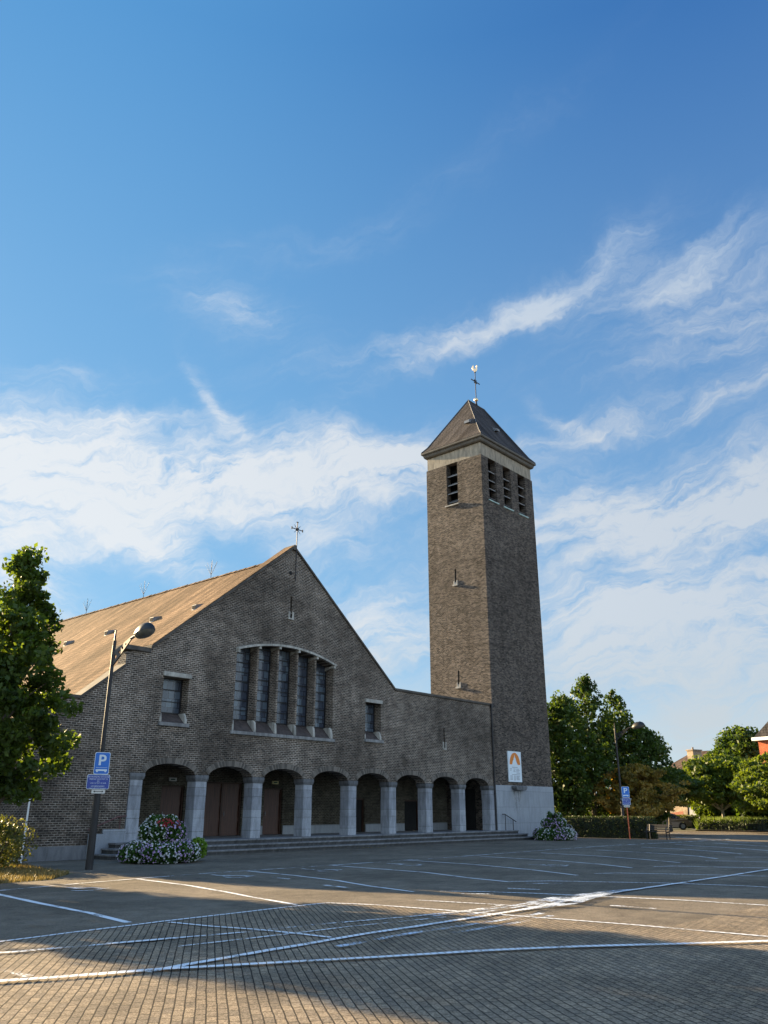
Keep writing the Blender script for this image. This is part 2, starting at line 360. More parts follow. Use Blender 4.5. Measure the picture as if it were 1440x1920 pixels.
def leaf_mat(name, c1, c2, trans=.35, tint=(1.0, 1.0, .35), n_scale=.6):
    m, nt, b = newmat(name); nt.nodes.remove(b)
    g = nt.nodes.new('ShaderNodeNewGeometry'); v = tcoord(nt)
    f = M('ADD', M('MULTIPLY', g.outputs['Random Per Island'], .55, nt=nt), M('MULTIPLY', ramp(noise(v, n_scale, 3, nt=nt), .35, .65, nt=nt), .45, nt=nt), nt=nt)
    c = mixc(f, c1, c2, nt=nt)
    d = nt.nodes.new('ShaderNodeBsdfPrincipled'); nt.links.new(c, d.inputs['Base Color']); d.inputs['Roughness'].default_value = .55; d.inputs['Specular IOR Level'].default_value = .3
    tr = nt.nodes.new('ShaderNodeBsdfTranslucent')
    nt.links.new(mixc(1.0, c, tuple(min(3., x) for x in tint), nt=nt, mode='MULTIPLY'), tr.inputs['Color'])
    mx = nt.nodes.new('ShaderNodeMixShader'); mx.inputs[0].default_value = trans
    nt.links.new(d.outputs[0], mx.inputs[1]); nt.links.new(tr.outputs[0], mx.inputs[2]); nt.links.new(mx.outputs[0], nt.nodes['Material Output'].inputs[0])
    return m
m_leaf = leaf_mat('sweetgum_leaf', (.024, .048, .011), (.078, .125, .024), .5, (2.2, 1.9, .5))
m_leaf_d = leaf_mat('dark_leaf', (.021, .046, .011), (.072, .112, .020), .42, (1.7, 1.6, .5))
m_leaf_o = leaf_mat('turning_leaf', (.085, .100, .024), (.36, .24, .055), .5, (1.5, 1.2, .5))
m_leaf_y = leaf_mat('island_leaf', (.040, .072, .013), (.105, .150, .024), .5, (1.7, 1.5, .4))
m_hedge = leaf_mat('hedge_leaf', (.016, .026, .008), (.040, .058, .014), .25, (1.5, 1.5, .5))
m_grass = leaf_mat('dry_grass', (.10, .085, .03), (.27, .21, .09), .3, (1.2, 1.1, .6))
m_grass2 = leaf_mat('green_grass', (.06, .10, .02), (.14, .20, .035), .4, (1.5, 1.4, .4))
m_bush = leaf_mat('bush_leaf', (.04, .06, .015), (.17, .17, .05), .35, (1.4, 1.3, .5))
m_plant = leaf_mat('petunia_leaf', (.02, .05, .012), (.07, .15, .025), .35, (1.4, 1.4, .5), 2)
m_lime = leaf_mat('lime_leaf', (.09, .18, .02), (.18, .30, .04), .35, (1.3, 1.3, .5), 2)
m_pw = leaf_mat('white_petal', (.48, .49, .50), (.74, .76, .78), .25, (1, 1, 1), 2)
m_pl = leaf_mat('lilac_petal', (.36, .24, .46), (.66, .52, .76), .25, (1, 1, 1), 2)
m_pr = leaf_mat('red_petal', (.30, .02, .03), (.65, .08, .12), .25, (1, 1, 1), 2)
m_bark = plain('bark', (.10, .085, .065), .9, var=.4, scale=8, bumps=.8)
m_bark_l = plain('pale_bark', (.30, .26, .20), .85, var=.35, scale=8, bumps=.6)
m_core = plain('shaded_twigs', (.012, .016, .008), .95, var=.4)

# ------------------------------------------------------------------ ground
def ground_mats():
    # asphalt of the parking bays
    m, nt, b = newmat('old_asphalt'); v = tcoord(nt)
    n1 = noise(v, .35, 6, .6, nt=nt); n2 = noise(v, 42, 5, .85, nt=nt); n3 = noise(v, 2.2, 6, .65, nt=nt)
    c = mixc(ramp(n2, .35, .68, nt=nt), (.068, .060, .050), (.245, .208, .160), nt=nt)
    n4 = noise(v, .9, 7, .72, 1.5, nt=nt)
    f = M('MULTIPLY', M('MULTIPLY', ramp(n1, .3, .7, nt=nt, lo=.75, hi=1.2), ramp(n3, .35, .65, nt=nt, lo=.84, hi=1.1), nt=nt), ramp(n4, .55, .72, nt=nt, lo=1, hi=.7), nt=nt)
    nn = nt.nodes.new('ShaderNodeVectorMath'); nn.operation = 'SCALE'; nt.links.new(c, nn.inputs[0]); nt.links.new(f, nn.inputs['Scale'])
    nt.links.new(nn.outputs[0], b.inputs['Base Color']); b.inputs['Roughness'].default_value = .95; b.inputs['Specular IOR Level'].default_value = .08
    bump(nt, b, n2, .9, .012)
    asph = m
    # small clay pavers laid in running rows
    m, nt, b = newmat('square_pavers'); P = sep(nt, tcoord(nt))
    jx, jy = .6048, .7964
    along = M('ADD', M('MULTIPLY', P[0], jx, nt=nt), M('MULTIPLY', P[1], jy, nt=nt), nt=nt)
    across = M('SUBTRACT', M('MULTIPLY', P[1], jx, nt=nt), M('MULTIPLY', P[0], jy, nt=nt), nt=nt)
    vec0 = comb(along, across, 0, nt=nt)
    w1 = M('MULTIPLY', M('SUBTRACT', noise(vec0, 1.3, 3, nt=nt), .5, nt=nt), .022, nt=nt); w2 = M('MULTIPLY', M('SUBTRACT', noise(vec0, 6, 2, nt=nt), .5, nt=nt), .014, nt=nt)
    vec = comb(M('ADD', along, w2, nt=nt), M('ADD', M('ADD', across, w1, nt=nt), w2, nt=nt), 0, nt=nt)
    t = nt.nodes.new('ShaderNodeTexBrick'); nt.links.new(vec, t.inputs['Vector']); t.inputs['Scale'].default_value = 1; t.offset = .43; t.offset_frequency = 2
    t.inputs['Brick Width'].default_value = .205; t.inputs['Row Height'].default_value = .0965; t.inputs['Mortar Size'].default_value = .0078; t.inputs['Mortar Smooth'].default_value = .3
    t.inputs['Color1'].default_value = (.150, .126, .098, 1); t.inputs['Color2'].default_value = (.225, .182, .131, 1); t.inputs['Mortar'].default_value = (.034, .030, .026, 1)
    n2 = noise(P[0].node.inputs[0].links[0].from_socket, 62, 4, .85, nt=nt); n1 = noise(vec0, .5, 5, .6, nt=nt)
    gr = ramp(n2, .34, .68, nt=nt, lo=.35, hi=1.95)
    n5 = noise(vec0, 1.6, 7, .7, 1.2, nt=nt)
    f = M('MULTIPLY', M('MULTIPLY', gr, ramp(n1, .3, .7, nt=nt, lo=.78, hi=1.2), nt=nt), ramp(n5, .55, .75, nt=nt, lo=1, hi=.75), nt=nt)
    nn = nt.nodes.new('ShaderNodeVectorMath'); nn.operation = 'SCALE'; nt.links.new(t.outputs['Color'], nn.inputs[0]); nt.links.new(f, nn.inputs['Scale'])
    nt.links.new(nn.outputs[0], b.inputs['Base Color']); b.inputs['Roughness'].default_value = .95; b.inputs['Specular IOR Level'].default_value = .08
    bump(nt, b, M('ADD', M('MULTIPLY', t.outputs['Fac'], -2.0, nt=nt), M('MULTIPLY', n2, .8, nt=nt), nt=nt), .9, .010)
    return asph, m
m_asph, m_pave = ground_mats()
m_walk = plain('pavement_slab', (.115, .11, .105), .85, var=.25, scale=2, bumps=.6)
m_earth = plain('earth_and_grass', (.10, .10, .05), .95, var=.35, scale=.4, bumps=.5)
def paint_mat(name, wear, col=(.62, .66, .70)):
    m, nt, b = newmat(name); v = tcoord(nt)
    b.inputs['Base Color'].default_value = (*col, 1); b.inputs['Roughness'].default_value = .7
    P = sep(nt, v); jx, jy = .6048, .7964
    n = noise(v, 26, 4, .75, nt=nt); n2 = noise(v, 1.7, 5, .6, nt=nt)
    a = M('ADD', M('MULTIPLY', n, .6, nt=nt), M('MULTIPLY', n2, .6, nt=nt), nt=nt)
    a = ramp(a, wear, wear + .12, nt=nt)
    across = M('SUBTRACT', M('MULTIPLY', P[1], jx, nt=nt), M('MULTIPLY', P[0], jy, nt=nt), nt=nt)
    vec0 = comb(M('ADD', M('MULTIPLY', P[0], jx, nt=nt), M('MULTIPLY', P[1], jy, nt=nt), nt=nt), across, 0, nt=nt)
    w1 = M('MULTIPLY', M('SUBTRACT', noise(vec0, 1.3, 3, nt=nt), .5, nt=nt), .022, nt=nt); w2 = M('MULTIPLY', M('SUBTRACT', noise(vec0, 6, 2, nt=nt), .5, nt=nt), .014, nt=nt)
    ac = M('ADD', M('ADD', across, w1, nt=nt), w2, nt=nt)
    j = M('ABSOLUTE', M('SUBTRACT', M('FRACT', M('DIVIDE', ac, .0965, nt=nt), nt=nt), .5, nt=nt), nt=nt)
    jm = M('MULTIPLY', ramp(j, .42, .45, nt=nt, lo=1, hi=0), 1, nt=nt)
    jm = M('MAXIMUM', jm, M('GREATER_THAN', P[1], 12.45, nt=nt), nt=nt)
    a = M('MULTIPLY', a, jm, nt=nt)
    tr = nt.nodes.new('ShaderNodeBsdfTransparent'); mx = nt.nodes.new('ShaderNodeMixShader')
    nt.links.new(a, mx.inputs[0]); nt.links.new(tr.outputs[0], mx.inputs[1]); nt.links.new(b.outputs[0], mx.inputs[2]); nt.links.new(mx.outputs[0], nt.nodes['Material Output'].inputs[0])
    return m
m_paint = paint_mat('line_paint', .46); m_paint_w = paint_mat('worn_line_paint', .53); m_paint_s = paint_mat('smeared_paint', .55, (.46, .53, .63))
def sheet(name, poly, z, mat, kind='structure'):
    b = MB(); tris = tessellate_polygon([[Vector((p[0], p[1], 0)) for p in poly]])
    b.add([(p[0], p[1], z) for p in poly], [tuple(t) for t in tris])
    o = b.build(name, mat, normals=False)
    me = o.data
    if me.polygons[0].normal.z < 0: me.flip_normals()
    return setp(o, kind=kind)
sheet('ground', rect(-700, 900, -700, 900), 0.0, m_earth)
sheet('parking_lot', [(-60, -80), (140, -80), (140, 24), (74, 24), (74, 33), (95, 45), (80, 60), (68, 42), (51, 30.5), (51, 32), (12, 32), (13.6, 28.5), (13.2, 23.4), (11.5, 21.6), (-60, 21)], .004, m_asph)
sheet('paved_square', [(-60, -80), (140, -80), (140, 2), (40, 5), (13.5, 6), (13.0, 9.5), (12.7, 12.1), (12.1, 12.35), (5.9, 12.15), (-60, 11)], .008, m_pave)
rnd = random.Random(5)
def stripe(mb, pts, w, z=.014, wob=.012):
    P = []
    for i in range(len(pts) - 1):
        a, b = Vector(pts[i]), Vector(pts[i + 1]); n = max(1, int((b - a).length / .5))
        for k in range(n): P.append(a.lerp(b, k / n))
    P.append(Vector(pts[-1])); L = []; Rr = []
    for i, p in enumerate(P):
        d = (P[min(i + 1, len(P) - 1)] - P[max(i - 1, 0)]).normalized(); nn = Vector((-d.y, d.x)); h = w / 2 + rnd.uniform(-wob, wob) * .6; o = rnd.uniform(-wob, wob)
        L.append(p + nn * (h + o)); Rr.append(p - nn * (h - o))
    n = len(P); mb.add([(p.x, p.y, z) for p in L] + [(p.x, p.y, z) for p in Rr], [(n + i, n + i + 1, i + 1, i) for i in range(n - 1)])
def lines(name, items, mat, z):
    mb = MB()
    for k, (pts, w) in enumerate(items): stripe(mb, pts, w, z + .0013 * (k % 4))
    o = mb.build(name, mat, normals=False); return setp(o, kind='structure')
bays = [([(8.95, 19.3), (8.61, 16.23), (8.43, 14.29), (8.17, 12.63)], .13), ([(13.16, 20.2), (12.89, 17.68), (12.48, 15.7), (12.13, 14.46), (11.71, 12.54)], .11),
        ([(16.96, 20.3), (16.65, 17.82), (16.19, 15.8), (15.58, 14.19), (15.16, 12.5)], .10), ([(20.4, 20.2), (19.95, 16), (19.14, 13.9), (18.73, 12.35)], .10),
        ([(24.3, 20.3), (23.9, 17.2), (22.97, 14.37), (21.87, 12.2)], .10), ([(28.1, 19.8), (27.6, 16.3), (26.7, 14), (25.71, 12.43)], .10),
        ([(32.0, 19.5), (31.3, 16.5), (30.3, 14.2), (29.27, 12.37)], .10), ([(35.9, 19), (34.75, 15.3), (33.7, 13.5), (32.47, 12.32)], .10),
        ([(40.1, 18.8), (39.1, 16.1), (37.9, 14.2), (36.67, 12.87)], .10), ([(44.5, 19), (43.9, 18.2), (43.28, 17.4), (42.2, 15.3), (40.4, 13.0)], .10),
        ([(55.6, 23.6), (52.5, 20.1)], .16), ([(64.3, 27.8), (62.8, 26)], .16), ([(47.4, 18.0), (45.2, 14.6)], .12), ([(50.5, 18.6), (49, 16)], .12)]
lines('parking_bay_lines', bays, m_paint, .012)
r2 = [([(38.2, 12.4), (38.3, 10.6), (38.2, 8)], .10), ([(34.1, 12.25), (34.9, 11.3), (35, 8)], .10), ([(30.9, 12.15), (31.4, 11.3), (31.6, 10), (31.5, 8)], .10), ([(26.67, 12.17), (27.39, 11.81), (27.9, 10.4), (28.4, 9.2), (28.6, 7.6)], .10),
      ([(22.76, 12.15), (23.45, 11.76), (24.3, 9.87), (25.0, 8.1), (25.2, 6.5)], .10), ([(18.9, 12.43), (19.7, 11.8), (20.3, 10.7), (21.1, 9.1), (21.5, 7.6), (21.5, 5.8)], .10),
      ([(15.68, 12.17), (16.2, 11.4), (16.6, 10.4), (16.9, 9.1), (17.35, 7.5), (17.5, 5.4)], .10), ([(13.86, 11.37), (14.2, 9.9), (14.36, 8.92)], .07)]
lines('second_row_bay_lines', r2, m_paint, .012)
lines('front_row_line', [([(5, 18.9), (9.31, 19.59), (11.92, 20.04), (15.06, 20.4), (19.9, 20.3), (26.55, 20.25), (34.2, 20.6), (42, 20.7)], .11), ([(42.3, 20.6), (48.2, 19.9), (54, 19.6)], .18)], m_paint_w, .0175)
lines('edge_line', [([(3.5, 12.05), (5.88, 12.16), (8.55, 12.32), (11.9, 12.34), (12.3, 12.3), (12.64, 11.4), (12.8, 10.2), (13.0, 8.2), (13.2, 6.5), (13.27, 4.4), (13.2, 1)], .085)], m_paint, .0175)
lines('faded_blue_line', [([(4.6, 11.35), (5.9, 11.03), (6.8, 10.78), (7.6, 10.6), (8.6, 10.35), (10.0, 10.12), (11.8, 9.67), (13.0, 9.47), (14.2, 9.5)], .10), ([(7.2, 9.95), (8.6, 9.74), (10, 9.6), (12, 9.2)], .06)], m_paint_w, .0235)
lines('diagonal_bay_line', [([(8.55, 12.1), (8.7, 11.2), (8.93, 10.37), (9.02, 9.75), (9.07, 9.0)], .085), ([(5.2, 11.25), (5.6, 11.1), (6.05, 10.98)], .11), ([(6.7, 10.82), (7.1, 10.7), (7.6, 10.58)], .12)], m_paint, .0265)
lines('thick_upper_line', [([(5.9, 8.66), (6.5, 8.73), (7.8, 8.79), (9.6, 8.86), (12.4, 8.78), (14.3, 8.82), (16.3, 9.08), (18.5, 9.06), (21, 9.0), (24, 8.95), (28, 8.96), (34, 8.96)], .125)], m_paint, .029)
lines('thick_lower_line', [([(4.2, 9.55), (4.93, 9.18), (5.5, 8.92), (6.1, 8.66), (7.0, 8.14), (8.27, 7.40), (9.5, 6.72), (10.6, 5.98), (11.6, 5.15), (12.72, 4.29), (15, 2.6)], .125)], m_paint, .035)
lines('worn_middle_lines', [([(8.5, 8.3), (10.3, 8.35), (12, 8.2), (13.4, 8.2)], .12), ([(10.5, 7.9), (12.2, 7.85), (13.2, 7.9)], .10), ([(11.8, 9.35), (13.6, 9.2), (15.3, 9.25)], .09), ([(12.3, 9.0), (14, 9.02), (15.6, 9.15)], .10)], m_paint_s, .041)
lines('short_dashes', [([(15.24, 7.86), (15.29, 7.01)], .13), ([(15.27, 11.29), (15.55, 10.67)], .10), ([(14.77, 14.85), (14.65, 13.96)], .13), ([(15.5, 17.5), (15.42, 16.8)], .10), ([(4.86, 9.95), (4.86, 9.3)], .12), ([(18.3, 11.6), (18.9, 10.9)], .1), ([(16.9, 11.2), (17.1, 10.5)], .12)], m_paint_w, .047)
sheet('spilled_paint_patch', [(13.4, 8.62), (14.4, 8.95), (14.6, 9.3), (15.6, 9.42), (16.6, 9.35), (18.1, 9.14), (18.6, 9.0), (16.6, 8.72), (15.9, 8.62), (15.1, 8.42), (14.2, 8.5)], .053, m_paint_s)
# wheelchair symbols of the reserved bays
def symbol(cx, cy, s, rz=0):
    mb = MB(); c, sn = math.cos(rz), math.sin(rz)
    T = lambda x, y: (cx + (x * c - y * sn) * s, cy + (x * sn + y * c) * s)
    stripe(mb, [T(.42 * math.cos(t), -.25 + .42 * math.sin(t)) for t in [x * .35 for x in range(-9, 7)]], .10, .02, .006)
    stripe(mb, [T(-.05, .75), T(-.05, .1), T(.35, .05), T(.5, -.45), T(.68, -.42)], .11, .021, .006)
    stripe(mb, [T(-.05, .42), T(.28, .40)], .08, .022, .006)
    stripe(mb, [T(-.1, .92), T(.06, .92)], .14, .023, .004)
    return mb
mb = MB()
for (cx, cy) in ((10.7, 18.6), (15.3, 19.0), (18.6, 18.9), (22.3, 18.7), (25.0, 14.9)):
    q = symbol(cx, cy, .8); mb.add(q.v, q.f)
setp(mb.build('reserved_bay_symbols', m_paint_w, normals=False), kind='structure')

# ------------------------------------------------------------------ church
Y0 = 29.55
ch = thing('church', 'dark brick church with steep gable, tan tiled roof and arcaded porch on steps', 'church', (26.6, Y0, 0))
ch.location = (0, 0, 0)
PC = [18.83, 21.93, 25.0, 28.08, 31.14, 34.18, 37.25, 40.31, 43.36]      # pillar centres
HW = .315
def zc(x):                      # top line of the gable wall under its coping
    return min(7.98 + .80 * (x - 18.75), 7.97 - .821 * (x - 34.36)) - .14
outer = [(14.56, 0), (PC[0] - HW, 0), (PC[0] - HW, 3.07)]
for i in range(8):
    a, b = PC[i] + HW + .04, PC[i + 1] - HW - .04; c = (a + b) / 2; h = (b - a) / 2
    outer.append((a, 3.07))
    for k in range(1, 18):
        u = -1 + 2 * k / 18; outer.append((c + h * u, 3.10 + .37 * (1 - abs(u) ** 2.3) ** .72))
    outer.append((b, 3.07))
outer += [(43.68, 3.07), (43.68, 7.84), (34.52, 7.84), (26.62, 14.14), (18.85, 7.92), (17.80, 7.72), (17.80, 7.08), (16.08, 5.70), (14.56, 5.62)]
def arcz(x): t = (x - 26.52) / 3.14; return 8.56 + .50 * (1 - t * t)
big = [(23.4, 4.99), (29.64, 4.99)] + [(29.64 - 6.24 * k / 14, arcz(29.64 - 6.24 * k / 14)) for k in range(15)]
wl = rect(19.66, 20.93, 5.09, 6.95); wr = rect(32.05, 33.27, 5.14, 7.0)
sg = rect(26.53, 26.66, 10.83, 11.65); sw = rect(38.70, 38.83, 5.33, 6.15)
w = MB(); w.prism(outer, XZ, Y0, Y0 + .6, [big, wl, wr, sg, sw]); wall = w.build('front_wall', m_brick, ch)
# left end wall, nave walls and rear
w = MB(); w.box(14.56, 15.2, Y0 + .602, 62, 0, 4.9); w.box(15.2, 37.9, 61.4, 62, 0, 4.9)
w.prism([(15.2, 4.9), (37.9, 4.9), (26.6, 13.45)], XZ, 61.4, 61.99); w.box(37.9, 38.4, 36.4, 62, 0, 4.9)
w.box(34.6, 43.67, 36.0, 36.4, 0, 7.4)
w.build('side_walls', m_brick, ch)
b = MB(); b.box(14.52, 18.46, Y0 - .05, Y0 - .002, 0, .47); b.box(14.50, 14.558, Y0 - .05, 40, 0, .47); b.build('cement_base', m_low, ch)
# roof: two thick slopes
def slope(mb, x0, z0, x1, z1, y0, y1, t=.18, n=1):
    mb.hexa([(x0, y0, z0 - t), (x1, y0, z1 - t), (x1, y1, z1 - t), (x0, y1, z0 - t), (x0, y0, z0), (x1, y0, z1), (x1, y1, z1), (x0, y1, z0)])
rf = MB(); slope(rf, 14.15, 13.78 - .79 * 12.45, 26.6, 13.78, Y0 + .45, 62.3); slope(rf, 26.6, 13.78, 38.9, 13.78 - .79 * 12.3, Y0 + .45, 62.3)
roof = rf.build('roof', m_roof, ch)
# ridge caps, a little uneven
rc = MB()
k = Y0 + .5
while k < 62.2:
    z = 13.80 + rnd.uniform(-.012, .012)
    rc.add([(26.42, k, z - .10), (26.6, k, z + .05), (26.78, k, z - .10), (26.42, k + .42, z - .12), (26.6, k + .42, z + .03), (26.78, k + .42, z - .12)], [(0, 1, 4, 3), (1, 2, 5, 4), (0, 2, 1), (3, 4, 5)]); k += .40
rc.build('ridge_tiles', m_roof, roof)
fl = MB(); fl.box(34.5, 43.67, Y0 + .3, 36.2, 7.3, 7.45); fl.build('flat_roof', m_lead, ch)
# copings
cp = MB()
def cop(p, q, w0=Y0 - .07, w1=Y0 + .68, t=.14, lip=0):
    (x0, z0), (x1, z1) = p, q
    cp.hexa([(x0, w0, z0 - t), (x1, w0, z1 - t), (x1, w1, z1 - t), (x0, w1, z0 - t), (x0, w0, z0), (x1, w0, z1), (x1, w1, z1), (x0, w1, z0)])
cop((18.90, 8.10), (26.55, 14.24)); cop((26.70, 14.24), (34.45, 7.95)); cop((16.0, 5.78), (17.86, 7.28))
cp.prism([(26.52, 14.05), (26.74, 14.05), (26.74, 14.27), (26.63, 14.35), (26.52, 14.27)], XZ, Y0 - .09, Y0 + .7)
cp.box(17.66, 18.88, Y0 - .10, Y0 + .70, 7.80, 7.99)
cp.box(34.46, 43.60, Y0 - .07, Y0 + .5, 7.842, 7.97); cp.box(14.48, 16.05, Y0 - .07, Y0 + .66, 5.68, 5.80)
split_build(cp, 'coping', m_coping, ch, bevel=.015)
ed = MB(); ed.hexa([(18.95, Y0 - .05, 8.15), (26.5, Y0 - .05, 14.21), (26.5, Y0 + .66, 14.21), (18.95, Y0 + .66, 8.15), (18.95, Y0 - .05, 8.19), (26.5, Y0 - .05, 14.25), (26.5, Y0 + .66, 14.25), (18.95, Y0 + .66, 8.19)])
ed.build('verge_tiles', m_roof, roof)
# brick arches, each a ring of bricks on edge
for i in range(8):
    a, b_ = PC[i] + HW + .04, PC[i + 1] - HW - .04; c = (a + b_) / 2; h = (b_ - a) / 2
    pts = [(c - h, 3.075)] + [(c + h * (-1 + 2 * k / 60), 3.10 + .37 * (1 - abs(-1 + 2 * k / 60) ** 2.3) ** .72) for k in range(1, 60)] + [(c + h, 3.075)]
    # resample by arc length
    L = [0]
    for p, q in zip(pts, pts[1:]): L.append(L[-1] + math.dist(p, q))
    n = 34; am = MB()
    def atl(s):
        for j in range(len(L) - 1):
            if L[j + 1] >= s - 1e-9:
                t = (s - L[j]) / max(1e-9, L[j + 1] - L[j]); p, q = pts[j], pts[j + 1]; return (p[0] + (q[0] - p[0]) * t, p[1] + (q[1] - p[1]) * t)
    for k in range(n):
        s0, s1 = L[-1] * (k + .06) / n, L[-1] * (k + .94) / n; p, q = atl(s0), atl(s1)
        cx, cz = c, 2.05
        def out(p, d):
            v = Vector((p[0] - cx, p[1] - cz)).normalized(); return (p[0] + v.x * d, p[1] + v.y * d)
        d = .235
        am.prism([p, q, out(q, d), out(p, d)], XZ, Y0 - .022 - rnd.uniform(0, .006), Y0 + .05)
    am.build('brick_arch', m_arch, ch)
# pillars
for i, x in enumerate(PC):
    p = MB(); z = .54
    for k, hh in enumerate((.84, .86, .58)):
        s = rnd.uniform(0, .006); p.box(x - HW + .03 + s, x + HW - .03 - s, Y0 - .02 + s, Y0 + .58 - s, z, z + hh - .006); z += hh
    pl = p.build('stone_pillar', m_pillar, ch, bevel=.012)
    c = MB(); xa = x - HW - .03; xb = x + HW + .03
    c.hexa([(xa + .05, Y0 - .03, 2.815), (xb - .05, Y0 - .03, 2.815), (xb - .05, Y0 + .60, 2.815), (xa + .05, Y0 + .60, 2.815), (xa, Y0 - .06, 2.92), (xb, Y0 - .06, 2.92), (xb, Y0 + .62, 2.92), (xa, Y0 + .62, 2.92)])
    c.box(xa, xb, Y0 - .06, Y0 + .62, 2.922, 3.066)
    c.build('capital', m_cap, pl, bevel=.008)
# porch
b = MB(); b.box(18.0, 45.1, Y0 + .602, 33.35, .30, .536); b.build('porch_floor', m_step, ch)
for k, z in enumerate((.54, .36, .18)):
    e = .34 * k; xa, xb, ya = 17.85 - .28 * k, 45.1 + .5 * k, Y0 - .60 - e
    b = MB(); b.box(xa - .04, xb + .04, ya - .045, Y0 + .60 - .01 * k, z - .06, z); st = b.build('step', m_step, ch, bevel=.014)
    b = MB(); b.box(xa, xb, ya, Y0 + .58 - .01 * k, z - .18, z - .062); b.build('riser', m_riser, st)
YB = 33.2
bw = MB(); D1 = rect(22.5, 23.75, .3, 2.69); DM = rect(24.85, 27.15, .3, 2.90); D3 = rect(28.55, 29.8, .3, 2.69); D5 = rect(34.85, 36.0, .3, 2.25); D6 = rect(39.5, 40.85, .3, 2.2)
bw.prism(rect(18.0, 43.66, .3, 4.4), XZ, YB, YB + .35, [[(x, z + .05) for x, z in d] for d in (D1, DM, D3, D5, D6)])
bw.box(18.0, 18.4, Y0 + .62, YB, .3, 4.4)
bw.build('porch_back_wall', m_brick_in, ch)
ce = MB(); ce.box(18.0, 43.66, Y0 + .602, YB + .35, 3.62, 3.72); ce.build('porch_ceiling', plain('plaster_ceiling', (.22, .20, .17), .8), ch)
pb = MB()
for a, c in ((18.4, 22.42), (23.8, 24.78), (27.2, 28.5), (29.85, 34.78), (36.06, 39.44), (40.92, 43.6)): pb.box(a, c, YB - .05, YB - .002, .536, .955)
split_build(pb, 'porch_stone_base', m_plinth, ch)
for nm, d, two in (('church_door', D1, 0), ('church_door', DM, 1), ('church_door', D3, 0), ('porch_doorway', D5, 0), ('porch_doorway', D6, 0)):
    x0, x1, z1 = d[0][0], d[1][0], d[2][1] + .05
    dm = MB(); dm.box(x0 + .06, x1 - .06, YB + .16, YB + .22, .54, z1 - .06)
    for zz in (.56, 1.2, 1.9, z1 - .24): dm.box(x0 + .07, x1 - .07, YB + .135, YB + .159, zz, zz + .12)
    dd = dm.build(nm, m_door if nm == 'church_door' else m_dark, ch)
    f = MB(); f.box(x0, x0 + .07, YB + .08, YB + .25, .54, z1); f.box(x1 - .07, x1, YB + .08, YB + .25, .54, z1); f.box(x0 + .07, x1 - .07, YB + .08, YB + .25, z1 - .07, z1)
    if two: c = (x0 + x1) / 2; f.box(c - .05, c + .05, YB + .10, YB + .158, .54, z1 - .07)
    f.build('door_frame', m_doorframe, dd)
    if nm == 'porch_doorway': continue
    h = MB(); hx = (x0 + x1) / 2 + .16 if two else x0 + .2; h.tube([(hx, YB + .08, 1.42), (hx, YB + .08, 1.62)], .014); h.box(hx - .02, hx + .02, YB + .07, YB + .135, 1.5, 1.53); h.build('handle', m_lead, dd)
b = MB(); b.box(43.60, 43.66, 31.0, 32.6, .54, 2.9); b.build('porch_doorway', m_dark, ch)
# five tall lights of the big window
fx_ = [24.62, 25.86, 27.10, 28.33]
fin = MB()
for x in fx_: fin.prism([(x, 5.52), (x + .10, 5.52), (x + .10, arcz(x + .1) - .02), (x, arcz(x) - .02)], XZ, Y0 + .012, Y0 + .56)
split_build(fin, 'brick_mullion', m_brick, ch)
def lit_window(x0, x1, z0, ztop, yg, nrow, nm='tall_window'):
    zt = ztop(x0) if callable(ztop) else ztop; zt2 = ztop(x1) if callable(ztop) else ztop
    g = MB(); g.prism([(x0, z0), (x1, z0), (x1, zt2), (x0, zt)], XZ, yg, yg + .03); wi = g.build(nm, m_glass, ch)
    f = MB()
    zz = min(zt, zt2)
    f.box(x0, x0 + .035, yg - .06, yg - .002, z0, zz); f.box(x1 - .035, x1, yg - .06, yg - .002, z0, zz)
    for k in range(nrow + 1):
        z = z0 + (zz - z0 - .03) * k / nrow; f.box(x0 + .035, x1 - .035, yg - .04, yg - .002, z, z + (.045 if k % 2 == 0 else .028))
    f.build('window_frame', m_metal, wi)
    return wi
xs = [23.42] + [x + .11 for x in fx_]; xe = [x - .01 for x in fx_] + [29.62]
for a, c in zip(xs, xe): lit_window(a, c, 5.52, lambda x: arcz(x) - .01, Y0 + .56, 7)
sl_ = MB()
for a, c in zip(xs, xe): sl_.hexa([(a, Y0 + .02, 4.99), (c, Y0 + .02, 4.99), (c, Y0 + .55, 4.99), (a, Y0 + .55, 4.99), (a, Y0 + .02, 5.01), (c, Y0 + .02, 5.01), (c, Y0 + .55, 5.52), (a, Y0 + .55, 5.52)])
for (a, c, z) in ((19.67, 20.92, 5.09), (32.06, 33.26, 5.14)): sl_.hexa([(a, Y0 + .02, z), (c, Y0 + .02, z), (c, Y0 + .5, z), (a, Y0 + .5, z), (a, Y0 + .02, z + .02), (c, Y0 + .02, z + .02), (c, Y0 + .5, z + .42), (a, Y0 + .5, z + .42)])
split_build(sl_, 'sloping_sill', m_slope, ch)
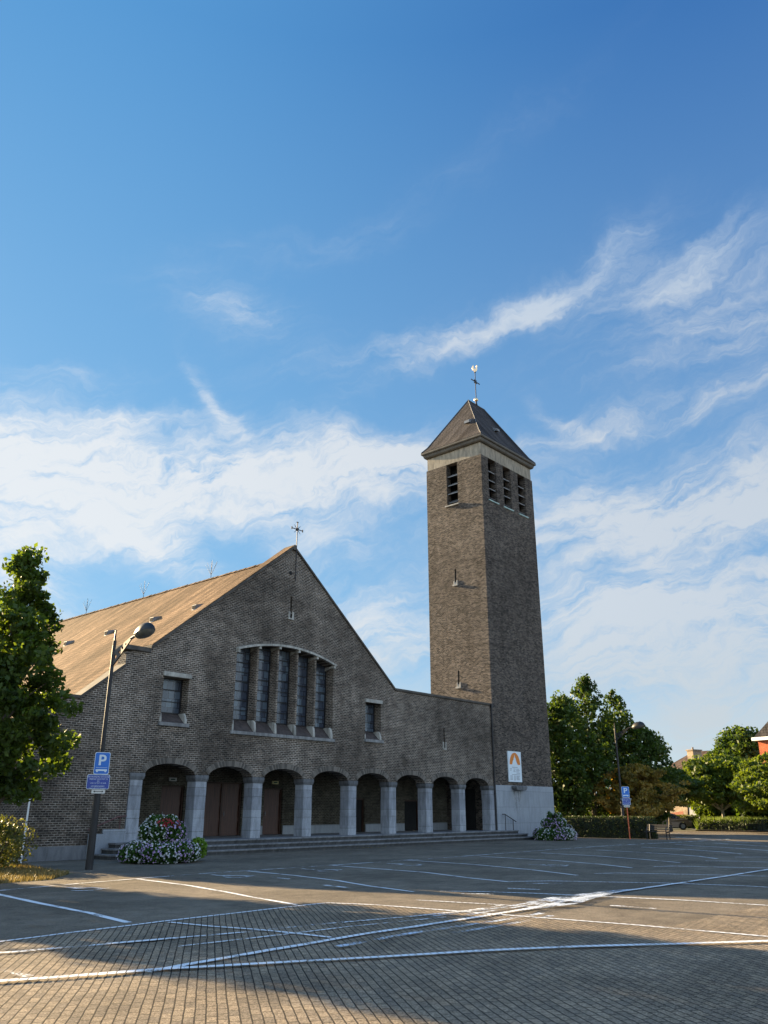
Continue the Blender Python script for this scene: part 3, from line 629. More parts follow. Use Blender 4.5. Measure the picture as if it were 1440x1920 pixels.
# curved pale lintel with corbels, shoes and sills
ln = MB(); N = 16
for k in range(N):
    xa = 23.34 + (29.68 - 23.34) * k / N; xb = 23.34 + (29.68 - 23.34) * (k + 1) / N; za, zb = arcz(xa), arcz(xb)
    ln.hexa([(xa, Y0 - .16, za), (xb, Y0 - .16, zb), (xb, Y0 + .05, zb), (xa, Y0 + .05, za), (xa, Y0 - .16, za + .10), (xb, Y0 - .16, zb + .10), (xb, Y0 + .05, zb + .12), (xa, Y0 + .05, za + .12)])
ln.build('curved_lintel', m_pale, ch); ln = MB()
for x in [24.67, 25.91, 27.15, 28.38, 29.60, 23.42]:
    ln = MB(); z = arcz(x); ln.hexa([(x - .06, Y0 + .50, z - .22), (x + .06, Y0 + .50, z - .22), (x + .06, Y0 + .54, z - .22), (x - .06, Y0 + .54, z - .22), (x - .06, Y0 - .13, z - .03), (x + .06, Y0 - .13, z - .03), (x + .06, Y0 + .54, z - .03), (x - .06, Y0 + .54, z - .03)])
    ln.box(x - .065, x + .065, Y0 - .13, Y0 + .10, z - .13, z - .001); ln.build('corbel', m_pale, ch)
ln = MB(); ln.box(19.60, 20.99, Y0 - .09, Y0 + .45, 6.952, 7.14); ln.box(31.99, 33.33, Y0 - .09, Y0 + .45, 7.002, 7.18)
split_build(ln, 'window_lintel', m_pale, ch, bevel=.01)
sh = MB()
def shoe(x0, x1, z0, z1):
    sh.prism([(-.02, z0), (.50, z0), (.50, z1), (.10, z1), (.02, z1 - .12), (-.02, z0 + .12)], lambda u, v, d: (d, Y0 + u, v), x0, x1)
for x in fx_: shoe(x - .015, x + .115, 5.0, 5.53)
shoe(29.50, 29.66, 5.0, 5.53); shoe(23.36, 23.46, 5.0, 5.53)
for x0, x1, z in ((20.84, 20.96, 5.1), (19.62, 19.72, 5.1), (33.17, 33.30, 5.15), (32.0, 32.08, 5.15)): shoe(x0, x1, z, z + .42)
sh.box(26.41, 26.525, Y0 - .03, Y0 + .1, 10.56, 10.88); sh.box(26.665, 26.78, Y0 - .03, Y0 + .1, 10.56, 10.88); sh.box(26.41, 26.78, Y0 - .06, Y0 + .1, 10.47, 10.56); sh.box(26.53, 26.66, Y0 - .0, Y0 + .1, 10.56, 10.74)
sh.box(38.60, 38.695, Y0 - .03, Y0 + .1, 5.02, 5.37); sh.box(38.835, 38.93, Y0 - .03, Y0 + .1, 5.02, 5.37); sh.box(38.60, 38.93, Y0 - .05, Y0 + .1, 4.93, 5.02); sh.box(38.7, 38.83, Y0, Y0 + .1, 5.02, 5.22)
split_build(sh, 'jamb_block', m_pale, ch, bevel=.008)
ss = MB(); ss.box(23.27, 26.5, Y0 - .10, Y0 + .3, 4.84, 4.985); ss.box(26.504, 29.76, Y0 - .10, Y0 + .3, 4.84, 4.985)
ss.box(19.56, 21.05, Y0 - .10, Y0 + .3, 4.94, 5.085); ss.box(31.95, 33.40, Y0 - .10, Y0 + .3, 4.99, 5.135); split_build(ss, 'window_sill', m_sill, ch, bevel=.012)
lit_window(19.68, 20.91, 5.50, 6.95, Y0 + .50, 3, 'small_window'); lit_window(32.07, 33.25, 5.55, 7.0, Y0 + .50, 3, 'small_window')
# soldier course over the big window
so_ = MB()
for k in range(78):
    x = 23.40 + 6.2 * (k + .5) / 78; z = arcz(x) + .13; so_.box(x - .032, x + .032, Y0 - .010, Y0 + .05, z, z + .10)
so_.build('soldier_course', m_arch, ch)
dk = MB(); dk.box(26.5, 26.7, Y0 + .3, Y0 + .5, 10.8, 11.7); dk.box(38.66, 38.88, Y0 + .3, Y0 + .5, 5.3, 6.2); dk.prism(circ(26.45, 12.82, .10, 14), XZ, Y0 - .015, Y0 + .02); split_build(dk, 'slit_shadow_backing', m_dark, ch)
# cross standing on the gable, its rod fixed to the wall
cr = MB(); CX = 26.70; CY = Y0 - .10
cr.tube([(CX, CY, 12.45), (CX, CY, 15.55)], .022, 8); cr.tube([(CX - .37, CY, 15.17), (CX + .37, CY, 15.17)], .024, 8)
for a in (45, 135, 225, 315): cr.tube([(CX, CY, 15.17), (CX + .30 * math.cos(R(a)), CY, 15.17 + .30 * math.sin(R(a)))], [.022, .009], 8)
for sx in (-1, 1): cr.box(CX + sx * .37 - .02, CX + sx * .37 + .02, CY - .02, CY + .02, 15.10, 15.24)
cr.box(CX - .06, CX + .06, CY - .02, CY + .02, 15.53, 15.57); cr.tube([(CX, CY - .05, 15.17), (CX, CY + .05, 15.17)], .075, 12)
for z in (12.6, 13.3, 14.0): cr.box(CX - .02, CX + .02, CY, Y0 + .02, z, z + .03)
cr.build('gable_cross', m_iron, ch)
# small vents and lightning rods on the roof
for (x, y) in ((22.53, 39.04), (22.80, 35.32), (22.47, 43.16), (23.0, 32.1), (22.4, 47.5)):
    z = 13.78 - .79 * (26.6 - x); v = MB()
    v.hexa([(x - .34, y - .16, z - .27), (x + .10, y - .16, z + .02), (x + .10, y + .16, z + .02), (x - .34, y + .16, z - .27), (x - .34, y - .16, z - .02), (x + .10, y - .16, z + .10), (x + .10, y + .16, z + .10), (x - .34, y + .16, z - .02)])
    v.build('roof_vent', m_lead, roof); d = MB(); d.box(x - .352, x - .342, y - .13, y + .13, z - .22, z - .05); d.build('vent_opening', m_dark, roof)
for y in (36.31, 42.95, 49.6):
    rd = MB(); rd.tube([(26.6, y, 13.8), (26.6, y, 14.05)], .014, 6)
    for k in range(7): a = R(-40 + 80 * k / 6); rd.tube([(26.6, y, 14.0), (26.6 + .12 * math.sin(k * 2.), y + .75 * math.sin(a), 14.0 + .85 * math.cos(a))], [.010, .005], 5)
    rd.build('lightning_rod', m_iron, roof)
dp = MB(); dp.tube([(43.60, Y0 - .07, .56), (43.60, Y0 - .07, 7.86)], .055, 10); dp.box(43.50, 43.70, Y0 - .16, Y0 - .0, 7.70, 7.95)
for z in (1.4, 2.6, 3.9, 5.2, 6.5): dp.tube([(43.60, Y0 - .07, z), (43.60, Y0 - .07, z + .05)], .066, 10)
dp.build('downpipe', m_metal, ch)
sb = MB(); sb.box(17.0, 18.50, Y0 - .14, Y0 - .052, .0, .86); sb.box(17.55, 18.50, Y0 - .145, Y0 - .053, .862, 1.01); sb.build('stepped_stone_cheek', m_plinth, ch)

# ------------------------------------------------------------------ bell tower
tw = thing('bell_tower', 'tall square brick bell tower with hipped slate roof and louvred belfry openings', 'tower')
TX0, TX1, TY0, TY1 = 43.70, 50.42, 29.50, 34.35
BH = 25.12
lv = [(44.55, 45.52), (46.43, 47.42), (48.37, 49.37)]; ll = (31.57, 32.53)
t = MB()
t.prism(rect(TX0, TX1, 3.13, BH), XZ, TY0, TY0 + .5, [rect(a, c, 21.95, BH - .001) for a, c in lv])
t.prism(rect(TY0 + .501, TY1, .5, BH), YZ, TX0, TX0 + .5, [rect(ll[0], ll[1], 21.95, BH - .001), rect(31.94, 32.07, 16.28, 17.2), rect(31.94, 32.07, 9.4, 10.3)])
t.prism(rect(TY0 + .501, TY1, .5, BH), YZ, TX1 - .5, TX1); t.prism(rect(TX0 + .501, TX1 - .501, .5, BH), XZ, TY1 - .5, TY1)
t.build('tower_wall', m_brick_t, tw)
t = MB(); t.box(TX0 + .03, TX1 + .015, TY0 - .02, TY0 + .5, 0, 3.127); t.box(TX1 - .49, TX1 + .015, TY0 + .501, TY1, 0, 3.127); t.box(TX0, TX0 + .5, TY0 + .501, TY1, 0, .499); t.build('stone_base', m_plinth, tw)
def stripM():
    m, nt, b = newmat('limestone_streak'); v = tcoord(nt); b.inputs['Base Color'].default_value = (.50, .52, .55, 1); b.inputs['Roughness'].default_value = .8
    P = sep(nt, v); n = noise(comb(M('MULTIPLY', P[0], 12, nt=nt), 0, M('MULTIPLY', P[2], .9, nt=nt), nt=nt), 1.0, 4, .6, nt=nt)
    c = mixc(ramp(n, .4, .6, nt=nt), (.12, .13, .145), (.55, .58, .62), nt=nt); nt.links.new(c, b.inputs['Base Color'])
    n3 = noise(comb(M('MULTIPLY', P[0], 9, nt=nt), 5, M('MULTIPLY', P[2], .8, nt=nt), nt=nt), 1.3, 5, .65, nt=nt)
    a = M('MULTIPLY', ramp(n3, .42, .6, nt=nt), ramp(P[2], 1.2, 2.9, nt=nt), nt=nt)
    a = M('MULTIPLY', a, ramp(M('ABSOLUTE', M('SUBTRACT', P[0], 46.03, nt=nt), nt=nt), .30, .5, nt=nt, lo=.9, hi=0), nt=nt)
    tr = nt.nodes.new('ShaderNodeBsdfTransparent'); mx = nt.nodes.new('ShaderNodeMixShader'); nt.links.new(a, mx.inputs[0]); nt.links.new(tr.outputs[0], mx.inputs[1]); nt.links.new(b.outputs[0], mx.inputs[2]); nt.links.new(mx.outputs[0], nt.nodes['Material Output'].inputs[0])
    return m
t = MB(); t.add([(45.45, TY0 - .025, 1.0), (46.65, TY0 - .025, 1.0), (46.65, TY0 - .025, 2.8), (45.45, TY0 - .025, 2.8)], [(0, 1, 2, 3)]); t.build('water_stain', stripM(), tw, normals=False)
t = MB(); t.prism([(45.42, 3.10), (46.72, 3.10), (46.72, 2.98), (46.58, 2.84), (45.56, 2.84), (45.42, 2.98)], XZ, TY0 - .38, TY0 - .022); t.build('stone_corbel', m_cap, tw, bevel=.02)
# pale band, standing a little back
i = .06
t = MB(); t.prism(rect(TX0 + i, TX1 - i, BH, 26.08), XZ, TY0 + i, TY0 + .46); t.prism(rect(TY0 + .461, TY1 - i, BH, 26.08), YZ, TX0 + i, TX0 + .46)
t.prism(rect(TY0 + .461, TY1 - i, BH, 26.08), YZ, TX1 - .46, TX1 - i); t.prism(rect(TX0 + .461, TX1 - .461, BH, 26.08), XZ, TY1 - .46, TY1 - i); t.build('render_band', m_band, tw)
# louvred openings: dark chamber, sloping slats, sill
t = MB(); t.box(TX0 + .9, TX1 - .9, TY0 + .9, TY1 - .9, 21.4, 26.0); t.build('bell_chamber', m_dark, tw)
m_louvre = plain('louvre_slat', (.085, .085, .085), .7, var=.3); m_louvre_e = plain('louvre_edge', (.26, .26, .255), .7, var=.2)
for (a, c) in lv:
    s = MB()
    for z in (24.20, 23.52, 22.88, 22.2):
        s.hexa([(a + .02, TY0 + .12, z - .06), (c - .02, TY0 + .12, z - .06), (c - .02, TY0 + .62, z + .30), (a + .02, TY0 + .62, z + .30), (a + .02, TY0 + .12, z), (c - .02, TY0 + .12, z), (c - .02, TY0 + .62, z + .35), (a + .02, TY0 + .62, z + .35)])
    o = s.build('louvre', m_louvre, tw)
    s = MB(); s.box(a - .12, c + .14, TY0 - .07, TY0 + .1, 21.84, 21.945); s.build('louvre_sill', m_copper, o, bevel=.01)
    s = MB(); [s.box(a + .02, c - .02, TY0 + .100, TY0 + .118, z - .05, z + .0) for z in (24.20, 23.52, 22.88)]; split_build(s, 'louvre_edge', m_louvre_e, o)
s = MB()
for z in (24.20, 23.52, 22.88, 22.2): s.hexa([(TX0 + .12, ll[0] + .02, z - .06), (TX0 + .62, ll[0] + .02, z + .30), (TX0 + .62, ll[1] - .02, z + .30), (TX0 + .12, ll[1] - .02, z - .06), (TX0 + .12, ll[0] + .02, z), (TX0 + .62, ll[0] + .02, z + .35), (TX0 + .62, ll[1] - .02, z + .35), (TX0 + .12, ll[1] - .02, z)])
o = s.build('louvre', m_louvre, tw); s = MB(); s.box(TX0 - .13, TX0 + .1, ll[0] - .1, ll[1] + .12, 21.84, 21.945); s.build('louvre_sill', m_pale, o, bevel=.01)
s = MB(); [s.box(TX0 + .100, TX0 + .118, ll[0] + .02, ll[1] - .02, z - .05, z) for z in (24.20, 23.52, 22.88)]; split_build(s, 'louvre_edge', m_louvre_e, o)
for zz in (16.28, 9.4):
    s = MB(); s.box(TX0 - .11, TX0 + .1, 31.80, 32.21, zz - .27, zz - .16); s.box(TX0 - .04, TX0 + .1, 31.84, 31.935, zz - .16, zz + .12); s.box(TX0 - .04, TX0 + .1, 32.075, 32.17, zz - .16, zz + .12); s.box(TX0 - .02, TX0 + .1, 31.935, 32.075, zz - .16, zz)
    s.build('slit_sill', m_pale, tw, bevel=.01)
# eaves: boxed cornice and gutter
EXa, EXb, EYa, EYb = TX0 - .42, TX1 + .42, TY0 - .42, TY1 + .42
def ring(mb, lo, hi):
    (o0, z0), (o1, z1) = lo, hi
    A = [(TX0 - o0, TY0 - o0), (TX1 + o0, TY0 - o0), (TX1 + o0, TY1 + o0), (TX0 - o0, TY1 + o0)]; B = [(TX0 - o1, TY0 - o1), (TX1 + o1, TY0 - o1), (TX1 + o1, TY1 + o1), (TX0 - o1, TY1 + o1)]
    mb.add([(x, y, z0) for x, y in A] + [(x, y, z1) for x, y in B], [(k, (k + 1) % 4, 4 + (k + 1) % 4, 4 + k) for k in range(4)])
e = MB(); prof = [(-.03, 26.08), (.06, 26.10), (.13, 26.18), (.16, 26.30), (.17, 26.36), (.24, 26.37), (.28, 26.43), (.28, 26.55), (.25, 26.57), (.1, 26.59)]
for p, q in zip(prof, prof[1:]): ring(e, p, q)
e.add([(TX0, TY0, 26.079), (TX1, TY0, 26.079), (TX1, TY1, 26.079), (TX0, TY1, 26.079)], [(0, 1, 2, 3)])
e.build('eaves_gutter', m_gutter, tw)
r = MB(); RX0, RX1, RY, RZ = 45.92, 48.1, (TY0 + TY1) / 2, 31.05
def rr(o, z): return [(TX0 - o, TY0 - o, z), (TX1 + o, TY0 - o, z), (TX1 + o, TY1 + o, z), (TX0 - o, TY1 + o, z)]
A = rr(.265, 26.58); f = .13
B = []
for (x, y, z), (tx, ty) in zip(A, ((RX0, RY), (RX1, RY), (RX1, RY), (RX0, RY))): B.append((x + (tx - x) * f, y + (ty - y) * f, z + (RZ - z) * f - .16))
r.add(A + B + [(RX0, RY, RZ), (RX1, RY, RZ)], [(0, 1, 5, 4), (1, 2, 6, 5), (2, 3, 7, 6), (3, 0, 4, 7), (4, 5, 9, 8), (5, 6, 9), (6, 7, 8, 9), (7, 4, 8)])
troof = r.build('tower_roof', m_roof_t, tw)
h = MB()
for k, (tx, ty) in enumerate(((RX0, RY), (RX1, RY), (RX1, RY), (RX0, RY))): h.tube([Vector(A[k]) + Vector((0, 0, .02)), Vector(B[k]) + Vector((0, 0, .02)), (tx, ty, RZ + .02)], .024, 6)
h.tube([(RX0, RY, RZ + .02), (RX1, RY, RZ + .02)], .045, 6); h.build('hip_flashing', plain('zinc_flashing', (.10, .105, .11), .6, .3), troof)
for (c, n, u) in (((45.1, 30.9, 28.3), None, 'l'), ((47.4, 30.75, 28.6), None, 'f')):
    v = MB()
    if u == 'l':
        x, y = 44.45, 30.95; z = 28.30
        v.hexa([(x - .25, y - .22, z - .1), (x + .2, y - .22, z), (x + .2, y + .22, z), (x - .25, y + .22, z - .1), (x - .25, y - .22, z + .10), (x + .2, y - .22, z + .35), (x + .2, y + .22, z + .35), (x - .25, y + .22, z + .10)])
    else:
        x, y = 47.0, 30.35; z = 28.35
        v.hexa([(x - .16, y - .3, z - .1), (x + .16, y - .3, z - .1), (x + .16, y + .1, z), (x - .16, y + .1, z), (x - .16, y - .3, z + .06), (x + .16, y - .3, z + .06), (x + .16, y + .1, z + .3), (x - .16, y + .1, z + .3)])
    v.build('roof_hatch', m_lead, troof)
# cross, gilded ball and weathercock
cx, cy = 47.0, RY; v = MB()
v.lathe([(.10, 0), (.06, .25), (.035, .6)], (cx, cy, RZ - .02), 12); v.tube([(cx, cy, RZ + .2), (cx, cy, 33.95)], [.035, .028], 10)
v.tube([(cx - .56, cy, 33.10), (cx + .56, cy, 33.10)], .038, 8)
v.obox((cx, cy, 33.1), (.14, 0, .14), (0, .03, 0), (-.03, 0, .03)); v.obox((cx, cy, 33.1), (.14, 0, -.14), (0, .028, 0), (.03, 0, .03)); v.lathe([(0, -.07), (.06, -.04), (.07, 0), (.06, .04), (0, .07)], (cx, cy, 33.93), 12)
tc_ = v.build('tower_cross', m_iron, tw, smooth=False)
v = MB(); v.lathe([(0, -.16), (.08, -.14), (.14, -.08), (.165, 0), (.14, .08), (.08, .14), (0, .16)], (cx, cy, 31.52), 18); v.build('gilded_ball', m_gold, tc_, smooth=True)
cock = [(-.36, .30), (-.30, .52), (-.20, .62), (-.13, .50), (-.10, .32), (.02, .24), (.12, .30), (.17, .46), (.17, .58), (.22, .66), (.29, .62), (.30, .56), (.38, .52), (.30, .48), (.30, .36), (.27, .16), (.16, .04), (.04, 0), (-.04, 0), (-.16, .10), (-.26, .16)]
v = MB(); ang = R(40); ca2, sa2 = math.cos(ang), math.sin(ang)
v.prism(cock, lambda u, w_, d: (cx + .65 * u * ca2 - d * sa2, cy - .65 * u * sa2 - d * ca2, 33.98 + .95 * w_), -.03, .03); v.build('weathercock', m_gold, tc_)

# notice board on the tower
nb = thing('notice_board', 'white notice board with orange arch emblem fixed to the tower wall', 'notice board', (45.88, TY0, 3.34))
b = MB(); b.box(-.74, .74, -.075, -.005, 0, 1.84); b.build('board_panel', plain('board_white', (.62, .70, .74), .45, var=.03), nb)
m_org = plain('emblem_orange', (.62, .19, .02), .5, var=.03)
arc = [(.60 * math.cos(R(a)), .98 + .72 * math.sin(R(a))) for a in range(0, 181, 10)]
inn = [(-.33, .98), (-.22, 1.22), (-.14, 1.28), (-.12, 1.38), (-.05, 1.42), (0, 1.62), (.05, 1.42), (.12, 1.34), (.20, 1.14), (.33, .98)]
b = MB(); b.prism([(x, z + .06) for x, z in arc + inn], XZ, -.081, -.076); b.build('emblem', m_org, nb)
m_ink = plain('grey_print', (.22, .24, .27), .6, var=.05)
b = MB()
for (x0, x1, z) in [(-.35, .30, .86), (-.6, -.38, .76), (-.2, .05, .76), (.12, .45, .76), (-.6, -.42, .68), (-.2, .0, .68), (.12, .5, .68), (-.2, .02, .60), (.12, .42, .60), (.12, .52, .52), (-.4, .5, .42)] + [(-.6, -.3, .34 - .07 * k) for k in range(4)] + [(-.18, .02, .34 - .06 * k) for k in range(5)] + [(.1, .5 - .05 * (k % 3), .34 - .055 * k) for k in range(5)]:
    b.box(x0, x1, -.079, -.0755, z, z + .028)
b.build('printed_lines', m_ink, nb)

# handrails by the porch steps
def handrail(name, label, pts, mat, posts):
    o = thing(name, label, 'handrail', (pts[0][0], pts[0][1], 0)); P = [Vector(p) - o.location for p in pts]
    b = MB(); b.tube(P, .028, 8); b.build('rail', mat, o)
    for (x, y, z0, z1) in posts: b = MB(); b.tube([Vector((x, y, z0)) - o.location, Vector((x, y, z1)) - o.location], .022, 8); b.build('rail_post', mat, o)
handrail('handrail', 'black metal handrail sloping down in front of the tower base', [(44.0, TY0 - .22, 1.45), (44.25, TY0 - .22, 1.45), (45.45, TY0 - .22, 1.02)], m_metal, [(44.28, TY0 - .22, .54, 1.43), (45.12, TY0 - .22, .5, 1.13)])
m_rail = plain('red_brown_rail', (.10, .045, .04), .55, var=.3)
handrail('handrail', 'reddish brown handrail on brick wall left of the first pillar', [(18.45, Y0 - .16, 1.48), (18.1, Y0 - .16, 1.45), (16.9, Y0 - .16, 1.0)], m_rail, [(18.2, Y0 - .16, 1.012, 1.47), (17.15, Y0 - .16, .862, 1.09)])
# lit emergency-exit lamps over two porch doors: unlit boxes with a pictogram
def exit_sign(x, label, green):
    o = thing('exit_sign', label, 'exit sign', (x, YB, 2.93), group='exit signs over the porch doors')
    b = MB(); b.box(-.20, .20, -.07, -.003, 0, .15); b.build('sign_box', plain('exit_box', (.50, .46, .22) if green else (.5, .5, .46), .5), o)
    b = MB(); b.box(-.12, .12, -.075, -.071, .045, .105); b.build('pictogram', plain('exit_pictogram', (.03, .06, .04), .5), o)
exit_sign(23.02, 'pale exit sign box above the leftmost porch door', 0); exit_sign(29.22, 'yellowish exit sign box above the porch door right of the double door', 1)

# ------------------------------------------------------------------ lamps
def lamp(x, y, label, sc=1.0):
    o = thing('street_lamp', label, 'street lamp', (x, y, 0), group='black street lamps on the square')
    b = MB(); b.tube([(0, 0, 0), (0, 0, 2.3)], [.115, .10], 14); b.tube([(0, 0, 2.3), (0, 0, 2.45), (0, 0, 6.85)], [.10, .072, .055], 14); b.tube([(0, 0, 6.85), (0, 0, 7.3)], [.034, .026], 10); b.tube([(0, 0, 6.8), (0, 0, 6.95)], .062, 12)
    b.build('pole', m_metal, o)
    b = MB(); poly = [(.04, 6.10), (.35, 6.33), (1.0, 6.86), (1.28, 6.94), (1.28, 7.0), (1.0, 6.96), (.45, 6.74), (.04, 6.60)]
    b.prism(poly, lambda u, v, d: (d, -u, v), -.022, .022, [circ(.17, 6.40, .075, 12), circ(.37, 6.52, .062, 12), circ(.56, 6.64, .05, 12), circ(.73, 6.745, .038, 12)])
    b.tube([(0, -.95, 6.90), (0, -1.35, 7.0)], .035, 8); b.build('bracket_arm', m_metal, o)
    # dome with glass bowl
    b = MB(); n = 20; rings = []
    for (rr_, z) in ((.0, .26), (.12, .25), (.22, .19), (.29, .10), (.325, 0), (.33, -.03)): rings.append((rr_, z))
    cxl, cyl, czl = 0, -1.72, 7.02
    def ell(rings, mat, nm, par):
        m_ = MB(); base = []
        for r_, z in rings:
            for k in range(n):
                t_ = 2 * math.pi * k / n; m_.v.append((cxl + r_ * .76 * math.cos(t_), cyl + r_ * 1.42 * math.sin(t_), czl + z + .12 * r_ * 1.5 * -math.sin(t_)))
        for i_ in range(len(rings) - 1):
            for k in range(n):
                k2 = (k + 1) % n; m_.f.append((i_ * n + k, i_ * n + k2, (i_ + 1) * n + k2, (i_ + 1) * n + k)); m_.mi.append(0)
        return m_.build(nm, mat, par, smooth=True)
    h_ = ell(rings, m_metal, 'lamp_head', o)
    ell([(.325, -.03), (.30, -.09), (.22, -.15), (.12, -.18), (.0, -.19)], plain('lamp_bowl', (.12, .12, .11), .15, spec=.8), 'glass_bowl', h_)
    return o
lampA = lamp(14.22, 24.40, 'black street lamp carrying the blue parking signs beside the flower tower')
lampB = lamp(53.8, 26.3, 'black street lamp standing behind the long dark hedge')

# ------------------------------------------------------------------ signs
m_blue = plain('sign_blue', (.010, .145, .55), .35, var=.04); m_blue2 = plain('panel_blue', (.030, .065, .32), .35, var=.05); m_swhite = plain('sign_white', (.62, .72, .78), .4, var=.04); m_red = plain('orange_red_post', (.50, .11, .04), .6, var=.15)
def rrect(w_, h_, r_, z0=0):
    P = []
    for (cx_, cz_, a0) in ((w_ / 2 - r_, z0 + r_, -90), (w_ / 2 - r_, z0 + h_ - r_, 0), (-w_ / 2 + r_, z0 + h_ - r_, 90), (-w_ / 2 + r_, z0 + r_, 180)):
        for k in range(5): a_ = R(a0 + 22.5 * k); P.append((cx_ + r_ * math.cos(a_), cz_ + r_ * math.sin(a_)))
    return P
def text_obj(s, size, mat, parent, x, y, z, name='lettering'):
    c = bpy.data.curves.new(name, 'FONT'); c.body = s; c.size = size; c.align_x = 'CENTER'; c.extrude = .0008
    tmp = bpy.data.objects.new('t', c); COL.objects.link(tmp); dg = bpy.context.evaluated_depsgraph_get(); dg.update()
    me = bpy.data.meshes.new_from_object(tmp.evaluated_get(dg)); bpy.data.objects.remove(tmp)
    o = bpy.data.objects.new(name, me); me.materials.clear(); me.materials.append(mat); COL.objects.link(o); o.parent = parent; o.location = (x, y, z); o.rotation_euler = (R(90), 0, 0); return o
def p_sign(loc, rz, label, sc=1):
    o = thing('parking_sign', label, 'parking sign', loc, rz); o.scale = (sc, sc, sc)
    b = MB(); b.prism(rrect(.46, .66, .05), XZ, -.012, .0); b.build('sign_rim', m_swhite, o)
    b = MB(); b.prism(rrect(.43, .63, .045, .015), XZ, -.016, -.0125); b.build('sign_plate', m_blue, o)
    b = MB(); b.prism([(-.10, .27), (-.035, .27), (-.035, .385), (.03, .385), (.085, .40), (.115, .44), (.12, .485), (.11, .535), (.075, .57), (.02, .585), (-.10, .585)], XZ, -.020, -.0165, [[(-.035, .44), (.02, .44), (.045, .455), (.055, .485), (.045, .515), (.02, .53), (-.035, .53)]]); b.build('letter_p', m_swhite, o)
    b = MB(); b.box(-.17, .17, -.020, -.0165, .195, .203); b.prism([(-.17, .10), (.17, .10), (.17, .145), (.16, .15), (-.12, .15), (-.17, .145)], XZ, -.020, -.0165); b.prism(circ(-.125, .092, .03, 12), XZ, -.0205, -.0160); b.prism(circ(.125, .092, .03, 12), XZ, -.0205, -.0160); b.build('truck_pictogram', m_swhite, o)
    return o
def t_panel(loc, rz, label, w_=.68, h_=.43):
    o = thing('time_panel', label, 'panel sign', loc, rz)
    b = MB(); b.prism(rrect(w_, h_, .05), XZ, -.012, 0); b.build('sign_rim', m_swhite, o); b = MB(); b.prism(rrect(w_ - .025, h_ - .025, .045, .0125), XZ, -.016, -.0125); b.build('sign_plate', m_blue2, o)
    for k, s in enumerate(('VAN MAANDAG TOT EN MET', 'VRIJDAG VAN 8 TOT 12', 'EN', 'VAN 14 TOT 18 UUR', 'UITGEZONDERD', 'VAN MEI TOT MAART')):
        text_obj(s, .052, m_swhite, o, 0, -.018, h_ - .085 - [0, .065, .125, .185, .275, .34][k])
    return o
def arrow_panel(loc, rz, label, w_=.40, h_=.115):
    o = thing('arrow_panel', label, 'panel sign', loc, rz)
    b = MB(); b.prism(rrect(w_, h_, .02), XZ, -.012, 0); b.build('sign_plate', plain('panel_white', (.66, .66, .62), .45), o)
    b = MB(); c_ = h_ / 2; b.prism([(-.15, c_), (-.105, c_ + .032), (-.105, c_ + .009), (.105, c_ + .009), (.105, c_ + .032), (.15, c_), (.105, c_ - .032), (.105, c_ - .009), (-.105, c_ - .009), (-.105, c_ - .032)], XZ, -.016, -.0125); b.build('double_arrow', m_metal, o)
    return o
rzA = R(-22); nx, ny = math.sin(R(22)) * -1, -math.cos(R(22))
off = Vector((nx, ny, 0)) * .105; base = Vector((14.22, 24.40, 0)) + off
p_sign(base + Vector((.02, 0, 2.74)), rzA, 'blue parking sign with white P on the lamp post in front of the church')
t_panel(base + Vector((-.04, 0, 2.30)), rzA, 'dark blue panel of white lettering directly under the parking sign on the lamp post')
arrow_panel(base + Vector((.0, 0, 2.175)), rzA, 'small white panel with black double arrow on the lamp post')
# second sign on an orange-red post
SP = thing('sign_post', 'orange red sign post standing before the dark hedge', 'post', (50.6, 24.42, 0)); b = MB(); b.tube([(0, 0, 0), (0, 0, 2.95)], .038, 10); b.build('post', m_red, SP); b = MB(); b.lathe([(.07, 0), (.07, .03), (.04, .06)], (0, 0, 0), 12); b.build('post_foot', m_red, SP)
rzB = R(-62); offB = Vector((math.sin(R(-62)), -math.cos(R(-62)), 0)) * .05
pB = Vector((50.6, 24.42, 0)) + offB
p_sign(pB + Vector((0, 0, 2.42)), rzB, 'blue parking sign with white P on the orange red post by the hedge', .98)
t_panel(pB + Vector((0, 0, 1.98)), rzB, 'dark blue lettered panel on the orange red post by the hedge', .48, .42)
arrow_panel(pB + Vector((0, 0, 1.85)), rzB, 'small white panel lowest on the orange red post', .36, .11)

# ------------------------------------------------------------------ foliage
RNG = np.random.default_rng(11)
def leaves(name, pos, size, mat, parent, up=.35, out=None, aspect=.62, core=None):
    n = len(pos); size = np.broadcast_to(size, n)[:, None]
    nrm = RNG.normal(size=(n, 3)); nrm[:, 2] += up * 1.5
    if out is not None: nrm += out * 1.2
    nrm /= np.linalg.norm(nrm, axis=1, keepdims=True)
    a = RNG.normal(size=(n, 3)); u = np.cross(nrm, a); u /= np.linalg.norm(u, axis=1, keepdims=True) + 1e-9; v = np.cross(nrm, u)
    s = size * RNG.uniform(.65, 1.3, (n, 1))
    V = np.stack([pos - u * s, pos + v * s * aspect + nrm * s * .15, pos + u * s, pos - v * s * aspect + nrm * s * .15], 1).reshape(-1, 3).astype(np.float32)
    me = bpy.data.meshes.new(name); me.vertices.add(4 * n); me.vertices.foreach_set('co', V.ravel())
    me.loops.add(4 * n); me.loops.foreach_set('vertex_index', np.arange(4 * n, dtype=np.int32))
    me.polygons.add(n); me.polygons.foreach_set('loop_start', np.arange(0, 4 * n, 4, dtype=np.int32)); me.polygons.foreach_set('loop_total', np.full(n, 4, dtype=np.int32))
    me.update(calc_edges=True)
    return link_mesh(name, me, mat, parent)
